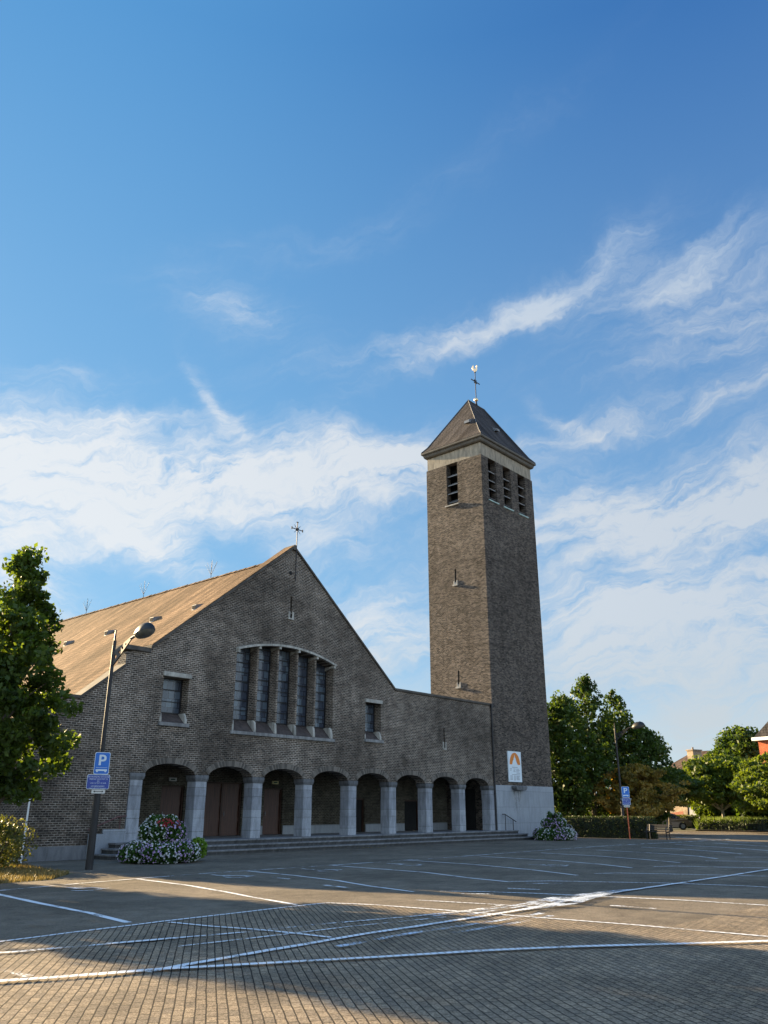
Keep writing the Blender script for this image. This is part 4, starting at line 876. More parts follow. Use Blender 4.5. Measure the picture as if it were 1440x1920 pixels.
def tree(label, loc, H, z0, prof, R0, nclump, per, csize, lsize, mat, bark=None, seed=0, cat='tree', name='tree', group=None, trunk_r=.16, flat=1.0, lobes=5, lobeamp=.25, tiers=0, shell=.45, lean=(0, 0)):
    g = np.random.default_rng(seed); o = thing(name, label, cat, loc, 0, group)
    ph = g.uniform(0, 6.28, 4)
    C = []
    while len(C) < nclump:
        t_ = g.uniform(0, 1); a_ = g.uniform(0, 2 * math.pi); Rm = R0 * prof(t_)
        if g.uniform() > prof(t_) ** .8 + .04: continue
        Rm *= 1 + lobeamp * math.sin(lobes * a_ + ph[0] + 3 * t_) * .6 + lobeamp * math.sin(2 * a_ + ph[1] + 7 * t_) * .6
        if tiers: Rm *= .78 + .32 * abs(math.sin(math.pi * tiers * t_ + .6 * math.sin(a_ * 2 + ph[2])))
        r_ = Rm * (shell + (1 - shell) * g.uniform() ** .5)
        if g.uniform() < .2: r_ = Rm * g.uniform(0, .6)
        C.append((r_ * math.cos(a_) + lean[0] * t_, r_ * math.sin(a_) + lean[1] * t_, z0 + (H - z0) * t_))
    C = np.array(C)
    k = g.poisson(per, len(C)); idx = np.repeat(np.arange(len(C)), k)
    cs = csize * g.uniform(.6, 1.35, len(C))
    d = g.normal(size=(len(idx), 3)); d /= np.linalg.norm(d, axis=1, keepdims=True); d *= g.uniform(.25, 1, (len(idx), 1)) ** .6
    d[:, 2] *= flat; pos = C[idx] + d * cs[idx][:, None]
    pos[:, 2] = np.maximum(pos[:, 2], z0 * .8)
    leaves('crown', pos, lsize, mat, o)
    b = MB(); hT = H * .9
    pts = [(0.03 * H * .2 * math.sin(i * 1.3 + ph[3]) * (i / 8) + lean[0] * max(0, (hT * i / 8 - z0) / (H - z0)), .03 * H * .2 * math.cos(i * 1.7) * (i / 8) + lean[1] * max(0, (hT * i / 8 - z0) / (H - z0)), hT * i / 8) for i in range(9)]
    b.tube(pts, [trunk_r * (1.25 if i == 0 else 1) * (1 - .9 * i / 8) for i in range(9)], 9)
    sel = g.choice(len(C), min(46, len(C)), replace=False)
    for j in sel:
        c = C[j]; r_ = math.hypot(c[0], c[1]); zs = max(min(z0, 1.6), c[2] - r_ * .8); zs = min(zs, hT * .95); f_ = zs / hT * 8; i0 = int(min(7, f_)); p0 = Vector(pts[i0]).lerp(Vector(pts[i0 + 1]), f_ - i0)
        mid = p0.lerp(Vector(c), .5) + Vector((0, 0, .10 * r_)); rr_ = trunk_r * (1 - .85 * zs / hT) * .42
        b.tube([p0, mid, c], [rr_, rr_ * .6, rr_ * .2], 5, cap=False)
    b.build('trunk', bark or m_bark, o, smooth=True)
    return o
cone = lambda t_: max(.03, (1 - t_) ** .75 * min(1, .55 + 2.2 * t_))
sweet = lambda t_: max(.05, min(1, .60 + 2.2 * t_) * (1 - t_) ** .5 * (1 if t_ < .62 else 1 - .38 * min(1, (t_ - .62) / .25)))
ovoid = lambda t_: max(.03, math.sin(math.pi * min(1, (t_ * .92 + .06))) ** .7)
oval_hi = lambda t_: max(.05, (math.sin(math.pi * (t_ ** .8) * .97 + .05)) ** .6)
dome = lambda t_: max(.05, (1 - t_ ** 2.2) ** .5 * min(1, .7 + 2 * t_))
tree('sweetgum tree with star shaped leaves at the left edge, lit along its crown', (9.65, 21.55, 0), 8.45, 1.95, sweet, 1.76, 440, 50, .30, .085, m_leaf, seed=3, name='sweetgum_tree', trunk_r=.13, lobeamp=.3, tiers=4, flat=.7)
G = 'trees on the grass verge left of the church'
tree('broad sweetgum tree behind the left edge tree, further from the church', (6.7, 26.2, 0), 9.5, 1.0, ovoid, 1.75, 420, 40, .42, .11, m_leaf, seed=4, name='sweetgum_tree', group=G, trunk_r=.14)
tree('unseen round tree added for its shade, nearest the church side wall', (13.85, 33.4, 0), 6.1, .7, ovoid, 1.15, 330, 40, .36, .10, m_leaf_d, seed=6, name='unseen_verge_tree', group=G, trunk_r=.10)  # unseen tree, added to cast shade on the ground by the church corner
tree('tall verge tree further back along the church side', (8.1, 34.0, 0), 9.0, 1.0, ovoid, 1.6, 420, 40, .45, .12, m_leaf_d, seed=8, name='unseen_verge_tree', group=G, trunk_r=.14)
# trees right of the tower
GR = 'dense trees behind the hedge right of the tower'
tree('dense tree with the tallest pointed top, right of the tower', (58.4, 30.8, 0), 11.55, .9, cone, 3.4, 350, 40, .40, .13, m_leaf_d, seed=21, name='park_tree', group=GR, trunk_r=.22, lobeamp=.3, tiers=0)
tree('dense pointed tree beside the far lamp head, second in height', (61.2, 29.8, 0), 10.8, .9, cone, 3.2, 320, 40, .40, .13, m_leaf_d, seed=22, name='park_tree', group=GR, trunk_r=.2, lobeamp=.3)
tree('dark tree pressed against the right edge of the tower', (55.4, 31.6, 0), 9.7, .8, ovoid, 2.2, 360, 40, .5, .15, m_leaf_d, seed=23, name='park_tree', group=GR, trunk_r=.18)
tree('rounded dark tree below the second pointed top', (62.0, 28.2, 0), 7.8, .9, ovoid, 2.3, 260, 40, .42, .13, m_leaf_d, seed=24, name='park_tree', group=GR, trunk_r=.18)
tree('low tree with browning orange leaves behind the hedge', (58.0, 27.1, 0), 4.75, 1.3, dome, 2.9, 420, 36, .36, .11, m_leaf_o, seed=25, name='maple_tree', trunk_r=.12, flat=.45, tiers=3, lobeamp=.4)
tree('mid height green tree between the orange tree and the traffic island', (70.5, 30.3, 0), 5.0, 2.7, dome, 2.9, 360, 36, .45, .14, m_leaf_d, seed=26, name='park_tree', trunk_r=.15, flat=.5, tiers=3)
tree('spreading pale trunked tree on the hedge ringed island', (77.0, 28.2, 0), 6.2, 2.3, dome, 4.3, 620, 38, .55, .16, m_leaf_y, bark=m_bark_l, seed=27, name='island_tree', trunk_r=.15, flat=.5, tiers=3, lobeamp=.3)
tree('bright layered tree cut by the right edge of the picture', (70.5, 20.7, 0), 5.9, 1.6, dome, 4.0, 620, 38, .5, .15, m_leaf_y, seed=28, name='island_tree', trunk_r=.15, flat=.4, tiers=4, lobeamp=.3)
tree('round dark tree rising behind the island, before the red house', (95.2, 31.9, 0), 9.8, 2.2, ovoid, 3.6, 520, 36, .7, .22, m_leaf_d, seed=29, name='background_tree', trunk_r=.25)
GB = 'low background trees behind the island'
for k, (x, y, H_, r_) in enumerate(((84, 27.5, 4.6, 2.6), (88, 30.5, 5.0, 2.6), (86, 24.0, 5.2, 3.0), (84.5, 31.6, 4.0, 1.6))):
    tree(['bushy green tree just behind the pale trunked tree', 'bushy tree hiding the foot of the round dark tree', 'bushy tree behind the bright layered tree', 'small bushy tree by the grey side of the beige house'][k], (x, y, 0), H_, .4, ovoid, r_, 260, 34, .55, .2, m_leaf_y if k % 2 else m_leaf_d, seed=40 + k, name='background_tree', group=GB, trunk_r=.12)
# hedges: clipped box of leaves over a dark twiggy core
def hedge(label, poly, h, mat, lsize=.05, dens=150, seed=1, top=None, round_=.12, name='hedge'):
    g = np.random.default_rng(seed); c = sum((Vector(p) for p in poly), Vector((0, 0))) / len(poly)
    o = thing(name, label, 'hedge', (c.x, c.y, 0)); P = [Vector(p) - c for p in poly]
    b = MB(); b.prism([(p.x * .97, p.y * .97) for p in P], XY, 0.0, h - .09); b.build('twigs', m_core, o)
    pos = []
    n = len(P)
    for i_ in range(n):
        a_, b_ = P[i_], P[(i_ + 1) % n]; L_ = (b_ - a_).length; k = int(L_ * h * dens); t_ = g.uniform(size=k); z = g.uniform(.02, h, k); e_ = (b_ - a_).normalized(); nn = Vector((e_.y, -e_.x)); j = g.normal(0, .035, k) - round_ * np.clip((z - h + .25) / .25, 0, 1) ** 2
        if nn.dot((a_ + b_) / 2) < 0: nn = -nn
        pos.append(np.stack([a_.x + (b_.x - a_.x) * t_ + nn.x * j, a_.y + (b_.y - a_.y) * t_ + nn.y * j, z], 1))
    # top by triangulation
    for t3 in tessellate_polygon([[Vector((p.x, p.y, 0)) for p in P]]):
        A_, B_, C_ = (P[q] for q in t3); ar = abs((B_ - A_).cross(C_ - A_)) / 2; k = int(ar * dens * .8)
        r1, r2_ = np.sqrt(g.uniform(size=k)), g.uniform(size=k); w1, w2, w3 = 1 - r1, r1 * (1 - r2_), r1 * r2_
        pos.append(np.stack([A_.x * w1 + B_.x * w2 + C_.x * w3, A_.y * w1 + B_.y * w2 + C_.y * w3, h + g.normal(0, .03, k) + (0 if top is None else g.uniform(0, top, k))], 1))
    leaves('hedge_leaves', np.concatenate(pos), lsize, mat, o, up=.2)
    return o
hedge('long clipped dark hedge between tower and bench', [(51.3, 29.4), (51.6, 23.3), (53.0, 23.7), (52.9, 29.6)], 1.25, m_hedge, .055, 260, 1)
hedge('low rounded hedge with grassy top round the island', [(75.2, 30.0), (73.9, 29.3), (73.6, 25.0), (75.0, 24.2), (81.5, 24.6), (83.5, 30.2), (79, 31.2)], .72, m_hedge, .09, 60, 2, top=.18)
hedge('tall dark hedge at the right behind the island', [(88, 25.4), (88, 20), (89.5, 20), (89.5, 26.0)], 1.7, m_hedge, .10, 70, 3)
hedge('low yellow green hedge beside the parked car', [(84.5, 37.6), (83.0, 34.0), (84.2, 33.2), (86, 37)], 1.15, m_bush, .10, 90, 4)
# bush, verge, grass
def ball_bush(name, label, loc, rx, h, n, mat, ls, seed, cat='bush'):
    g = np.random.default_rng(seed); o = thing(name, label, cat, loc); d = g.normal(size=(n, 3)); d /= np.linalg.norm(d, axis=1, keepdims=True); r_ = g.uniform(.55, 1.05, (n, 1)) * (1 + .18 * np.sin(5 * d[:, :1] + 3 * d[:, 1:2] * 2))
    p = d * r_; p[:, 0] *= rx; p[:, 1] *= rx; p[:, 2] = np.abs(p[:, 2]) ** .8 * np.sign(p[:, 2]) * h * .5 + h * .5; p = p[p[:, 2] > .02]
    leaves('bush_leaves', p, ls, mat, o)
    b = MB()
    for k in range(12): a_ = g.uniform(0, 6.28); b.tube([(0, 0, 0), (rx * .5 * math.cos(a_), rx * .5 * math.sin(a_), h * .6), (rx * .8 * math.cos(a_), rx * .8 * math.sin(a_), h * .85)], [.02, .012, .005], 5)
    b.build('stems', m_bark, o); return o
ball_bush('bush', 'scrubby yellow green bush at the left edge beside the wire fence', (12.2, 26.6, 0), 1.05, 1.45, 5200, m_bush, .05, 5)
ball_bush('bush', 'reddish green shrub at the end of the low island hedge', (77.5, 23.6, 0), .9, 1.3, 1500, m_leaf_o, .09, 6)
ball_bush('bush', 'bright yellow green shrub behind the parked car', (82.5, 42.0, 0), 1.7, 2.2, 1800, m_leaf_y, .12, 7)
ball_bush('bush', 'sunlit shrub below the far street lamp', (62.0, 33.5, 0), 1.6, 1.9, 1500, m_leaf_y, .11, 8)
def grass(name, poly, n, hgt, mat, seed, w_=.02):
    g = np.random.default_rng(seed); V = []; tris = tessellate_polygon([[Vector((p[0], p[1], 0)) for p in poly]]); areas = []
    for t3 in tris: A_, B_, C_ = (Vector(poly[q]) for q in t3); areas.append(abs((B_ - A_).cross(C_ - A_)) / 2)
    S = sum(areas); pos = []
    for t3, ar in zip(tris, areas):
        k = int(n * ar / S); A_, B_, C_ = (poly[q] for q in t3); r1, r2_ = np.sqrt(g.uniform(size=k)), g.uniform(size=k); w1, w2, w3 = 1 - r1, r1 * (1 - r2_), r1 * r2_
        pos.append(np.stack([A_[0] * w1 + B_[0] * w2 + C_[0] * w3, A_[1] * w1 + B_[1] * w2 + C_[1] * w3], 1))
    p = np.concatenate(pos); k = len(p); a_ = g.uniform(0, 6.28, k); h_ = hgt * g.uniform(.4, 1.3, k); le = g.uniform(-.5, .5, (k, 2)) * h_[:, None]
    dx = np.cos(a_) * w_; dy = np.sin(a_) * w_
    V = np.stack([np.stack([p[:, 0] - dx, p[:, 1] - dy, np.zeros(k)], 1), np.stack([p[:, 0] + dx, p[:, 1] + dy, np.zeros(k)], 1), np.stack([p[:, 0] + le[:, 0], p[:, 1] + le[:, 1], h_], 1)], 1).reshape(-1, 3).astype(np.float32)
    me = bpy.data.meshes.new(name); me.vertices.add(3 * k); me.vertices.foreach_set('co', V.ravel()); me.loops.add(3 * k); me.loops.foreach_set('vertex_index', np.arange(3 * k, dtype=np.int32))
    me.polygons.add(k); me.polygons.foreach_set('loop_start', np.arange(0, 3 * k, 3, dtype=np.int32)); me.polygons.foreach_set('loop_total', np.full(k, 3, dtype=np.int32)); me.update(calc_edges=True)
    return link_mesh(name, me, mat)
setp(grass('verge_grass', [(8, 21.1), (11.6, 21.7), (13.0, 23.3), (13.2, 25.2), (14.0, 28.4), (13.8, 29.3), (6, 29.3), (6, 21)], 26000, .10, m_grass, 1), 'dry yellowish grass on the verge under the left trees', 'grass', kind='stuff')
setp(grass('island_grass', [(74, 29.5), (74.2, 25.4), (81, 25.2), (81.8, 30)], 9000, .95, m_grass2, 2, .05), 'bright green grass on top of the island bed', 'grass', kind='stuff')
lv_ = MB(); g = random.Random(9)
for k in range(90):
    x = 31 + g.gauss(0, .9) if k < 55 else g.uniform(19, 44); y = Y0 - 1.28 - abs(g.gauss(0, .12)) if k < 70 else g.uniform(22, 28); a = g.uniform(0, 6.28); s = g.uniform(.03, .055)
    lv_.add([(x + s * math.cos(a + q * 1.57) * (1 if q % 2 else .6), y + s * math.sin(a + q * 1.57) * (1 if q % 2 else .6), .012 + g.uniform(0, .02)) for q in range(4)], [(0, 1, 2, 3)])
setp(lv_.build('fallen_leaves', m_leaf_o, normals=False), 'brown fallen leaves gathered along the foot of the steps', 'leaves', kind='stuff')

# ------------------------------------------------------------------ flower towers
def flower_tower(label, loc, Rb, H, seed, spec):
    """spec: list of (centre, radius, height, petal material index, blossoms, is lime leaves)"""
    g = np.random.default_rng(seed); o = thing('flower_tower', label, 'flower planter', loc, group='tiered flower towers by the church steps')
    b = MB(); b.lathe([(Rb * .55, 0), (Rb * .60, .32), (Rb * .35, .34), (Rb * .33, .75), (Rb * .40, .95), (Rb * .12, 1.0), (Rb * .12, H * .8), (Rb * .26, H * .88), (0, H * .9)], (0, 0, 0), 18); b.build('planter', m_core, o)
    L = []; Ps = {0: [], 1: [], 2: []}; Lime = []
    for (cx_, cy_, cz_, rx_, rz_, nl, wl_, pm, npet, lime) in spec:
        d = g.normal(size=(nl, 3)); d /= np.linalg.norm(d, axis=1, keepdims=True); r_ = g.uniform(.6, 1.0, (nl, 1)); p = d * r_ * np.array([rx_, rx_, rz_]) + np.array([cx_, cy_, cz_]); p = p[p[:, 2] > .02]
        (Lime if lime else L).append(p)
        if npet:
            d = g.normal(size=(npet, 3)); d /= np.linalg.norm(d, axis=1, keepdims=True); p = d * g.uniform(.93, 1.10, (npet, 1)) * np.array([rx_, rx_, rz_]) + np.array([cx_, cy_, cz_]); ok = p[:, 2] > .04; Ps[pm].append((p[ok], d[ok]))
    leaves('foliage', np.concatenate(L), .045, m_plant, o)
    if Lime: leaves('lime_foliage', np.concatenate(Lime), .05, m_lime, o)
    for pm, nm, mt in ((0, 'white_blossoms', m_pw), (1, 'lilac_blossoms', m_pl), (2, 'red_blossoms', m_pr)):
        if not Ps[pm]: continue
        p = np.concatenate([q[0] for q in Ps[pm]]); d = np.concatenate([q[1] for q in Ps[pm]]); k = len(p); m_ = MB()
        for j in range(k):
            n_ = Vector(d[j]) + Vector(g.normal(0, .35, 3)); n_.normalize(); u = n_.orthogonal().normalized(); v = n_.cross(u); s = g.uniform(.024, .042); c = Vector(p[j])
            m_.add([c - n_ * s * .4] + [c + (u * math.cos(q * 1.2566) + v * math.sin(q * 1.2566)) * s + n_ * s * .25 for q in range(5)], [(0, q + 1, (q + 1) % 5 + 1) for q in range(5)])
        ob = m_.build(nm, mt, o, normals=False); ob['kind'] = 'stuff'
    return o
specL = []
gg = random.Random(3)
for k in range(13):
    a = k * 2 * math.pi / 13; rr0 = 1.0; pm = 1 if (k % 2 == 0) else 0
    specL.append((rr0 * math.cos(a), rr0 * math.sin(a), .30 + gg.uniform(-.03, .08), .42, .34, 900, 1, pm, 150, False))
    specL.append((rr0 * math.cos(a) * .85, rr0 * math.sin(a) * .85, .45, .38, .26, 500, 1, 1 - pm, 75, False))
for k in range(7):
    a = k * 2 * math.pi / 7 + .3; pm = (1, 1, 0, 0, 0, 1, 1)[k]; specL.append((.55 * math.cos(a), .55 * math.sin(a), .98, .30, .33, 600, 1, pm, 110, False))
for k in range(5):
    a = k * 2 * math.pi / 5; specL.append((.30 * math.cos(a), .30 * math.sin(a), 1.34, .27, .20, 420, 1, 0, 46, False))
specL.append((-.20, -.42, 1.27, .30, .15, 350, 1, 2, 90, False)); specL.append((.10, -.46, 1.22, .25, .13, 300, 1, 2, 55, False)); specL.append((0, 0, .75, .75, .2, 1500, 1, 0, 40, False))
specL.append((1.10, -.62, .42, .34, .38, 1300, 1, 0, 5, True))
flower_tower('tiered flower tower of white, lilac and red petunias left of the steps', (17.75, 25.95, 0), 1.3, 1.6, 1, specL)
specR = []
for k in range(11):
    a = k * 2 * math.pi / 11; specR.append((.90 * math.cos(a), .90 * math.sin(a), .32, .40, .38, 800, 1, 1 if k % 3 == 1 else 0, 100 if k % 11 not in (7, 8, 9, 10) else 150, False))
specR.append((.55, -.75, .28, .42, .34, 700, 1, 1, 240, False)); specR.append((.75, -.45, .30, .42, .34, 700, 1, 0, 260, False))
for k in range(6):
    a = k * 2 * math.pi / 6; specR.append((.48 * math.cos(a), .48 * math.sin(a), .95, .30, .30, 520, 1, 1 if k in (3, 4) else 0, 90, False))
specR.append((.25, -.15, 1.32, .32, .24, 500, 1, 0, 60, False)); specR.append((0, 0, .7, .65, .2, 1300, 1, 0, 20, False)); specR.append((-.30, .05, 1.30, .20, .34, 420, 1, 0, 8, False))
flower_tower('tiered flower tower of white and lilac petunias before the bell tower', (45.9, 26.95, 0), 1.2, 1.6, 2, specR)

# ------------------------------------------------------------------ small furniture
bk = thing('bicycle_rack', 'small steel bicycle hoop beside the right flower tower', 'bicycle rack', (48.0, 27.3, 0)); 
for dx in (0, .35):
    b = MB(); b.tube([(dx, -.22, 0), (dx, -.22, .55)] + [(dx, -.22 * math.cos(R(q)), .62 + .22 * math.sin(R(q))) for q in range(0, 181, 22)] + [(dx, .22, .55), (dx, .22, 0)], .022, 8); b.build('hoop', m_lead, bk)
# wooden bench, seen from its end
bn = thing('bench', 'dark bench with a curved metal end frame at the end of the hedge', 'bench', (50.8, 22.75, 0), R(0))
for s in (-.62, .62):
    b = MB(); P = [(-.02, s, 0.0), (-.04, s, .30), (-.06, s, .52), (.0, s, .66), (.12, s, .70)]; b.tube(P, .032, 8); b.tube([(.44, s, 0), (.42, s, .45), (.52, s, .86)], .030, 8); b.tube([(-.04, s, .40), (.44, s, .42)], .024, 8); b.build('end_frame', m_metal, bn)
b = MB()
for k in range(4): b.box(-.02 + .115 * k, .075 + .115 * k, -.80, .80, .435, .470)
b.build('seat', plain('bench_wood', (.022, .020, .018), .7), bn)
b = MB()
for k in range(3): b.obox((.47 + .03 * k, 0, .57 + .12 * k), (.012, 0, .003), (0, .80, 0), (.01, 0, .045))
b.build('backrest', plain('bench_wood_back', (.022, .020, .018), .7), bn)
# wire fence by the left corner of the church
wf = thing('wire_fence', 'thin wire fence with pale corner post at the left corner of the church', 'fence', (14.35, 29.0, 0))
b = MB(); b.tube([(0, 0, 0), (0, 0, 2.05)], .032, 8); b.build('fence_post', m_white, wf)
for x in (-2.4, -4.8): b = MB(); b.tube([(x, 0, 0), (x, 0, 2.0)], .025, 8); b.build('fence_post', m_lead, wf)
b = MB(); b.tube([(0, 0, 1.98), (-6.5, 0, 1.98)], .018, 6); b.tube([(0, 0, .1), (-6.5, 0, .1)], .012, 6); b.build('fence_rail', m_white, wf)
b = MB()
for k in range(72):
    x = -6.5 + .12 * k
    for sg_ in (1, -1):
        x0, x1 = x, x + sg_ * 1.87
        if x1 > 0: x1c = 0; z1 = .1 + (x1c - x0) * 1.0 / sg_
        elif x1 < -6.5: x1c = -6.5; z1 = .1 + (x1c - x0) / sg_
        else: x1c = x1; z1 = 1.97
        if x0 <= 0 and z1 > .2: b.tube([(x0, 0, .1), (x1c, 0, min(1.97, z1))], .0025, 3, cap=False)
b.build('wire_mesh', m_lead, wf)
gw = thing('garden_shed', 'plain grey shed wall behind the wire fence at the left', 'shed', (10.4, 36.0, 0)); b = MB(); b.box(-2.2, 2.6, 0, 3, 0, 2.35); b.build('shed_wall', m_low, gw); b = MB(); b.box(-2.35, 2.75, -.15, 3.15, 2.352, 2.47); b.build('shed_roof', m_coping, gw)

# ------------------------------------------------------------------ parked car
def car(label, loc, rz, mat):
    o = thing('parked_car', label, 'car', loc, rz)
    # side profile (x along length), lower body then greenhouse; width follows z
    prof = [(-2.08, .34), (-2.12, .62), (-2.06, .90), (-1.98, 1.02), (-1.72, 1.08), (-1.45, 1.38), (-1.15, 1.465), (-.4, 1.49), (.15, 1.46), (.55, 1.36), (1.15, 1.02), (1.25, .985), (1.75, .88), (2.02, .74), (2.10, .55), (2.06, .33)]
    arch = []
    for cx_ in (1.28, -1.30):
        arch += [(cx_ + .36 * math.cos(R(q)), .30 + .36 * math.sin(R(q))) for q in range(0, 181, 20)]
    low = [(2.06, .24)] + [(x, max(.22, z)) for x, z in arch[:10]] + [(.9, .2), (-.9, .2)] + [(x, max(.22, z)) for x, z in arch[10:]] + [(-2.06, .24)]
    outline = prof + [p for p in low]
    def hw(z): return .86 if z < .85 else .86 - .30 * ((z - .85) / .64) ** 1.1
    b = MB(); n = len(outline); tr = tessellate_polygon([[Vector((p[0], p[1], 0)) for p in outline]])
    for s in (1, -1): 
        b.add([(x, s * hw(z) * (1 - .06 * max(0, (abs(x) - 1.5) / .6) ** 2 * 2), z) for x, z in outline], [tuple(t_) for t_ in tr])
    for k in range(n): b.f.append((k, (k + 1) % n, n + (k + 1) % n, n + k)); b.mi.append(0)
    bd = b.build('body', mat, o, bevel=.035)
    def win(poly, nm):
        for s in (1, -1):
            g_ = MB(); tr = tessellate_polygon([[Vector((p[0], p[1], 0)) for p in poly]]); g_.add([(x, s * (hw(z) + .008), z) for x, z in poly], [tuple(t_) for t_ in tr]); g_.add([(x, s * (hw(z) - .02), z) for x, z in poly], [tuple(t_) for t_ in tr]); g_.build(nm, m_carglass, o, normals=False)
    win([(-.28, .96), (-.28, 1.40), (.10, 1.38), (.50, 1.27), (.98, 1.0), (.95, .96)], 'front_side_window'); win([(-.36, .96), (-.36, 1.40), (-1.05, 1.38), (-1.22, 1.2), (-1.1, .98)], 'rear_side_window'); win([(-1.18, 1.0), (-1.30, 1.2), (-1.15, 1.36), (-1.42, 1.30), (-1.62, 1.05)], 'quarter_window')
    g_ = MB(); g_.hexa([(.60, -.62, 1.345), (.60, .62, 1.345), (1.14, .74, 1.04), (1.14, -.74, 1.04), (.62, -.60, 1.36), (.62, .60, 1.36), (1.16, .72, 1.055), (1.16, -.72, 1.055)]); g_.build('windscreen', m_carglass, o)
    for x in (1.28, -1.30):
        for s in (1, -1):
            w_ = thing('wheel', None, None, (x, s * .78, .31)); w_.parent = o
            t_ = MB(); prof_ = [(.19, -.095), (.29, -.095), (.315, -.05), (.315, .05), (.29, .095), (.19, .095)]
            q = MB(); q.lathe(prof_, (0, 0, 0), 24); q.v = [(a_, c_, b_) for a_, b_, c_ in q.v]; q.build('tyre', plain('tyre_rubber', (.02, .02, .02), .85), w_, smooth=True)
            q = MB(); q.lathe([(.0, .06), (.05, .07), (.19, .08)], (0, 0, 0), 20)
            q.v = [(a_, s * c_, b_) for a_, b_, c_ in q.v]
            q.build('rim', m_lead, w_)
    for s in (1, -1):
        b = MB(); b.obox((1.99, s * .62, .70), (.09, -s * .05, 0), (0, .14, 0), (-.03, 0, .06)); b.build('headlight', plain('lamp_glass', (.5, .5, .5), .1), o)
        b = MB(); b.obox((-2.05, s * .70, .84), (.04, 0, 0), (0, .10, 0), (0, 0, .10)); b.build('tail_light', plain('tail_red', (.25, .01, .01), .3), o)
        b = MB(); b.obox((.78, s * .93, 1.02), (.06, 0, 0), (0, .09, 0), (0, 0, .06)); b.build('wing_mirror', mat, o, bevel=.02)
    return o
car('brown grey hatchback parked behind the bench beside the island', (77.6, 33.6, 0), R(-64), plain('car_paint', (.16, .125, .10), .28, .35, var=.03, spec=.6))

# ------------------------------------------------------------------ houses beyond
m_bbrick = brick_mat('beige_brick', (.27, .20, .135), (.32, .24, .16), (.27, .23, .18), w=.25, h=.1)
m_hroof = roof_mat('brown_pantiles', (.09, .062, .052), (.065, .048, .04), (.03, .024, .02), 'x+y', 1.3, rowh=.33, w=.3)
m_droof = roof_mat('dark_pantiles', (.06, .055, .055), (.04, .038, .038), (.015, .015, .015), 'x+y', 1.3, rowh=.33, w=.3)
m_rbrick = brick_mat('red_brick', (.40, .10, .045), (.50, .14, .06), (.35, .14, .08), w=.25, h=.1, streak=.15)
m_grey = plain('grey_render', (.22, .22, .23), .8, var=.1)
def pane(nm, par, x, y0, y1, z0, z1, side=-1):
    f = MB(); f.box(x - .05, x + .05, y0, y1, z0, z1); w_ = f.build('window', m_white, par); g_ = MB(); xx = x + side * .052; g_.box(min(xx, xx + side * .006), max(xx, xx + side * .006), y0 + .08, y1 - .08, z0 + .08, z1 - .08); g_.build('pane', m_carglass, w_); return w_
# beige brick house: low wing whose end wall catches the sun, hipped roof and chimney behind
h1 = thing('brick_house', 'beige brick house with brown hipped roof and chimney seen over the trees', 'house', (112, 45, 0), R(-20))
b = MB(); b.box(-.2, 9, -5.0, 6.5, 0, 5.8); b.build('wall', m_bbrick, h1)
b = MB(); b.add([(-.8, -5.5, 5.7), (9.6, -5.5, 5.7), (9.6, 7.0, 5.7), (-.8, 7.0, 5.7), (3.2, -1.0, 9.2), (5.4, -1.0, 9.2), (5.4, 1.4, 9.2), (3.2, 1.4, 9.2)], [(0, 1, 5, 4), (1, 2, 6, 5), (2, 3, 7, 6), (3, 0, 4, 7), (4, 5, 6, 7), (0, 3, 2, 1)])
rfh = b.build('roof', m_hroof, h1); b = MB(); b.box(-.6, 1.0, -1.9, -.9, 6.0, 9.05); b.box(-.7, 1.1, -2.0, -.8, 9.05, 9.2); b.tube([(0, -1.4, 9.2), (0, -1.4, 9.5)], .12, 8); b.build('chimney', m_bbrick, rfh)
pane('window', h1, -.24, -4.0, -2.6, 3.2, 4.6); pane('window', h1, -.24, 2.0, 3.6, 3.2, 4.6)
h2 = thing('brick_house', 'grey flat roofed house with small beige gable peak behind the island tree', 'house', (113.5, 38.6, 0), R(-20))
b = MB(); b.box(0, 8, -3.2, 3.8, 0, 8.55); b.build('wall', m_grey, h2); b = MB(); b.box(-.15, 8.15, -3.35, 3.95, 8.55, 8.78); b.build('roof', m_coping, h2)
b = MB(); b.prism([(-1.0, 8.79), (3.3, 8.79), (2.0, 10.0), (.4, 10.15), (-1.0, 10.15)], YZ, .4, 3.0); b.build('gable_peak', m_bbrick, h2); b = MB(); b.box(.5, .9, -1.35, -1.02, 8.8, 10.5); b.build('chimney', m_rbrick, h2)
pane('window', h2, -.04, -1.5, .2, 5.5, 7.0)
h3 = thing('garden_house', 'low beige brick building with sloping wall top beyond the parked car', 'house', (101.5, 41.6, 0), R(-22))
b = MB(); b.prism([(4.6, 0), (-.2, 0), (-.5, 2.75), (1.6, 3.35), (4.6, 3.0)], YZ, 0, 6); b.build('wall', m_bbrick, h3)
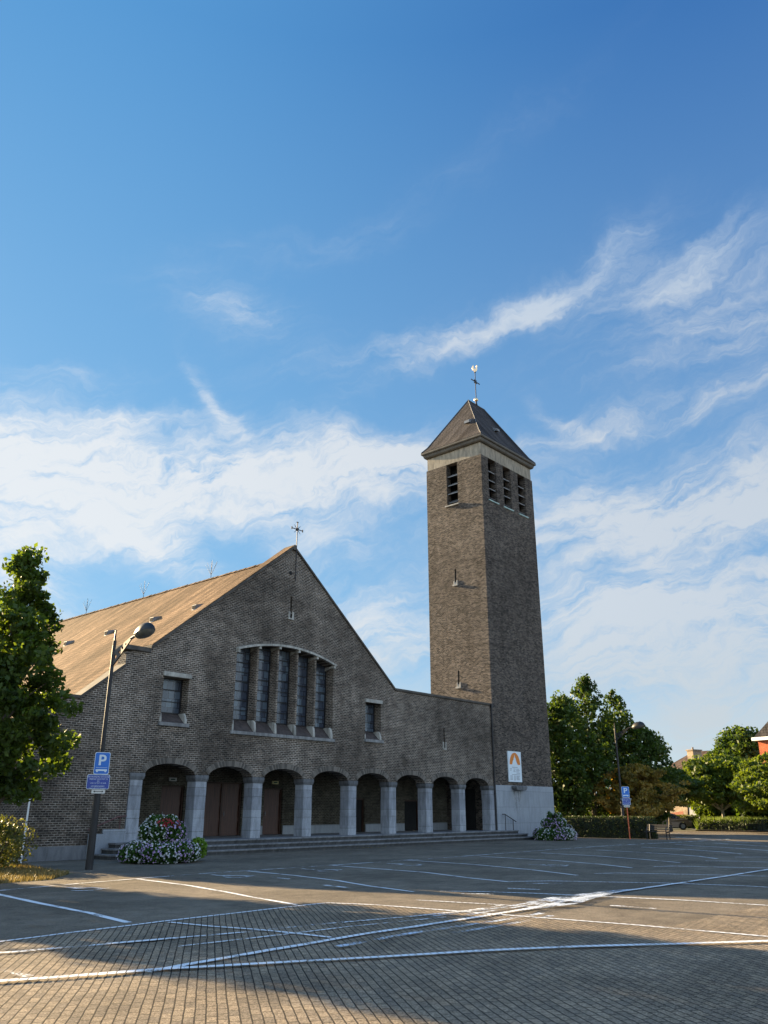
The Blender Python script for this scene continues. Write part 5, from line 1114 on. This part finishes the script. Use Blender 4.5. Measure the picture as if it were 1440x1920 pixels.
b = MB(); b.box(.1, 6.1, -2.6, -.51, 0, 2.35); b.build('side_annex', m_grey, h3); b = MB(); b.prism([(-.55, 2.76), (1.6, 3.36), (4.7, 3.01), (4.7, 3.13), (1.6, 3.5), (-.6, 2.9)], YZ, -.12, 6.2); b.build('roof_edge', m_coping, h3)
pane('window', h3, -.04, 2.9, 3.7, 1.5, 2.7)
fc = thing('garden_fence', 'reddish wooden garden fence in front of the low beige building', 'fence', (98.5, 42.2, 0), R(-20))
b = MB()
for k in range(26): b.box(-.02, .02, -2.0 + .17 * k, -1.86 + .17 * k, 0, 1.55 - .02 * k)
b.build('fence_boards', plain('red_fence', (.22, .07, .04), .8), fc); b = MB(); b.box(.022, .07, -2, 2.5, .4, .48); b.box(.022, .07, -2, 2.5, 1.0, 1.08); b.build('fence_rail', plain('red_fence_rail', (.18, .06, .035), .8), fc)
h4 = thing('red_house', 'red brick house with dark tiled roof and white gutter at the right edge', 'house', (86.6, 22.6, 0), R(-15))
b = MB(); b.box(.2, 10, -6, 5.5, 0, 8.2); b.build('wall', m_rbrick, h4); b = MB(); b.box(-.25, 10.4, -6.4, 5.9, 8.2, 8.5); b.build('white_gutter', m_white, h4)
b = MB(); b.prism([(5.75, 8.5), (-6.3, 8.5), (-.2, 13.2)], YZ, -.1, 10.3); b.build('roof', m_droof, h4)
pane('window', h4, .14, 2.2, 4.6, 5.4, 6.9); pane('window', h4, .14, -3, -.6, 5.4, 6.9)
setp(sheet('island_kerb', [(74.9, 30.4), (73.5, 29.5), (73.2, 24.6), (74.7, 23.7), (82, 24.1), (84, 30.6), (79, 31.7)], .10, m_walk))
GT = 'distant trees closing the view'
gd = random.Random(4)
for k in range(9):
    x = 108 + gd.uniform(0, 22); y = 20 + k * 6.5 + gd.uniform(-2, 2) if k < 6 else 60 + 9 * (k - 6)
    tree(['distant tree at the far right horizon', 'distant tree behind the red house', 'distant tree beyond the grey house', 'distant tree between grey and beige houses', 'distant tree behind the beige house', 'distant tree left of the beige house', 'distant tree behind the park trees', 'distant tree behind the bell tower', 'distant tree far behind the church'][k], (x, y, 0), gd.uniform(4.5, 6.5), .5, ovoid, 3.6, 150, 30, 1.0, .34, m_leaf_d, seed=60 + k, name='distant_tree', group=GT, trunk_r=.25)
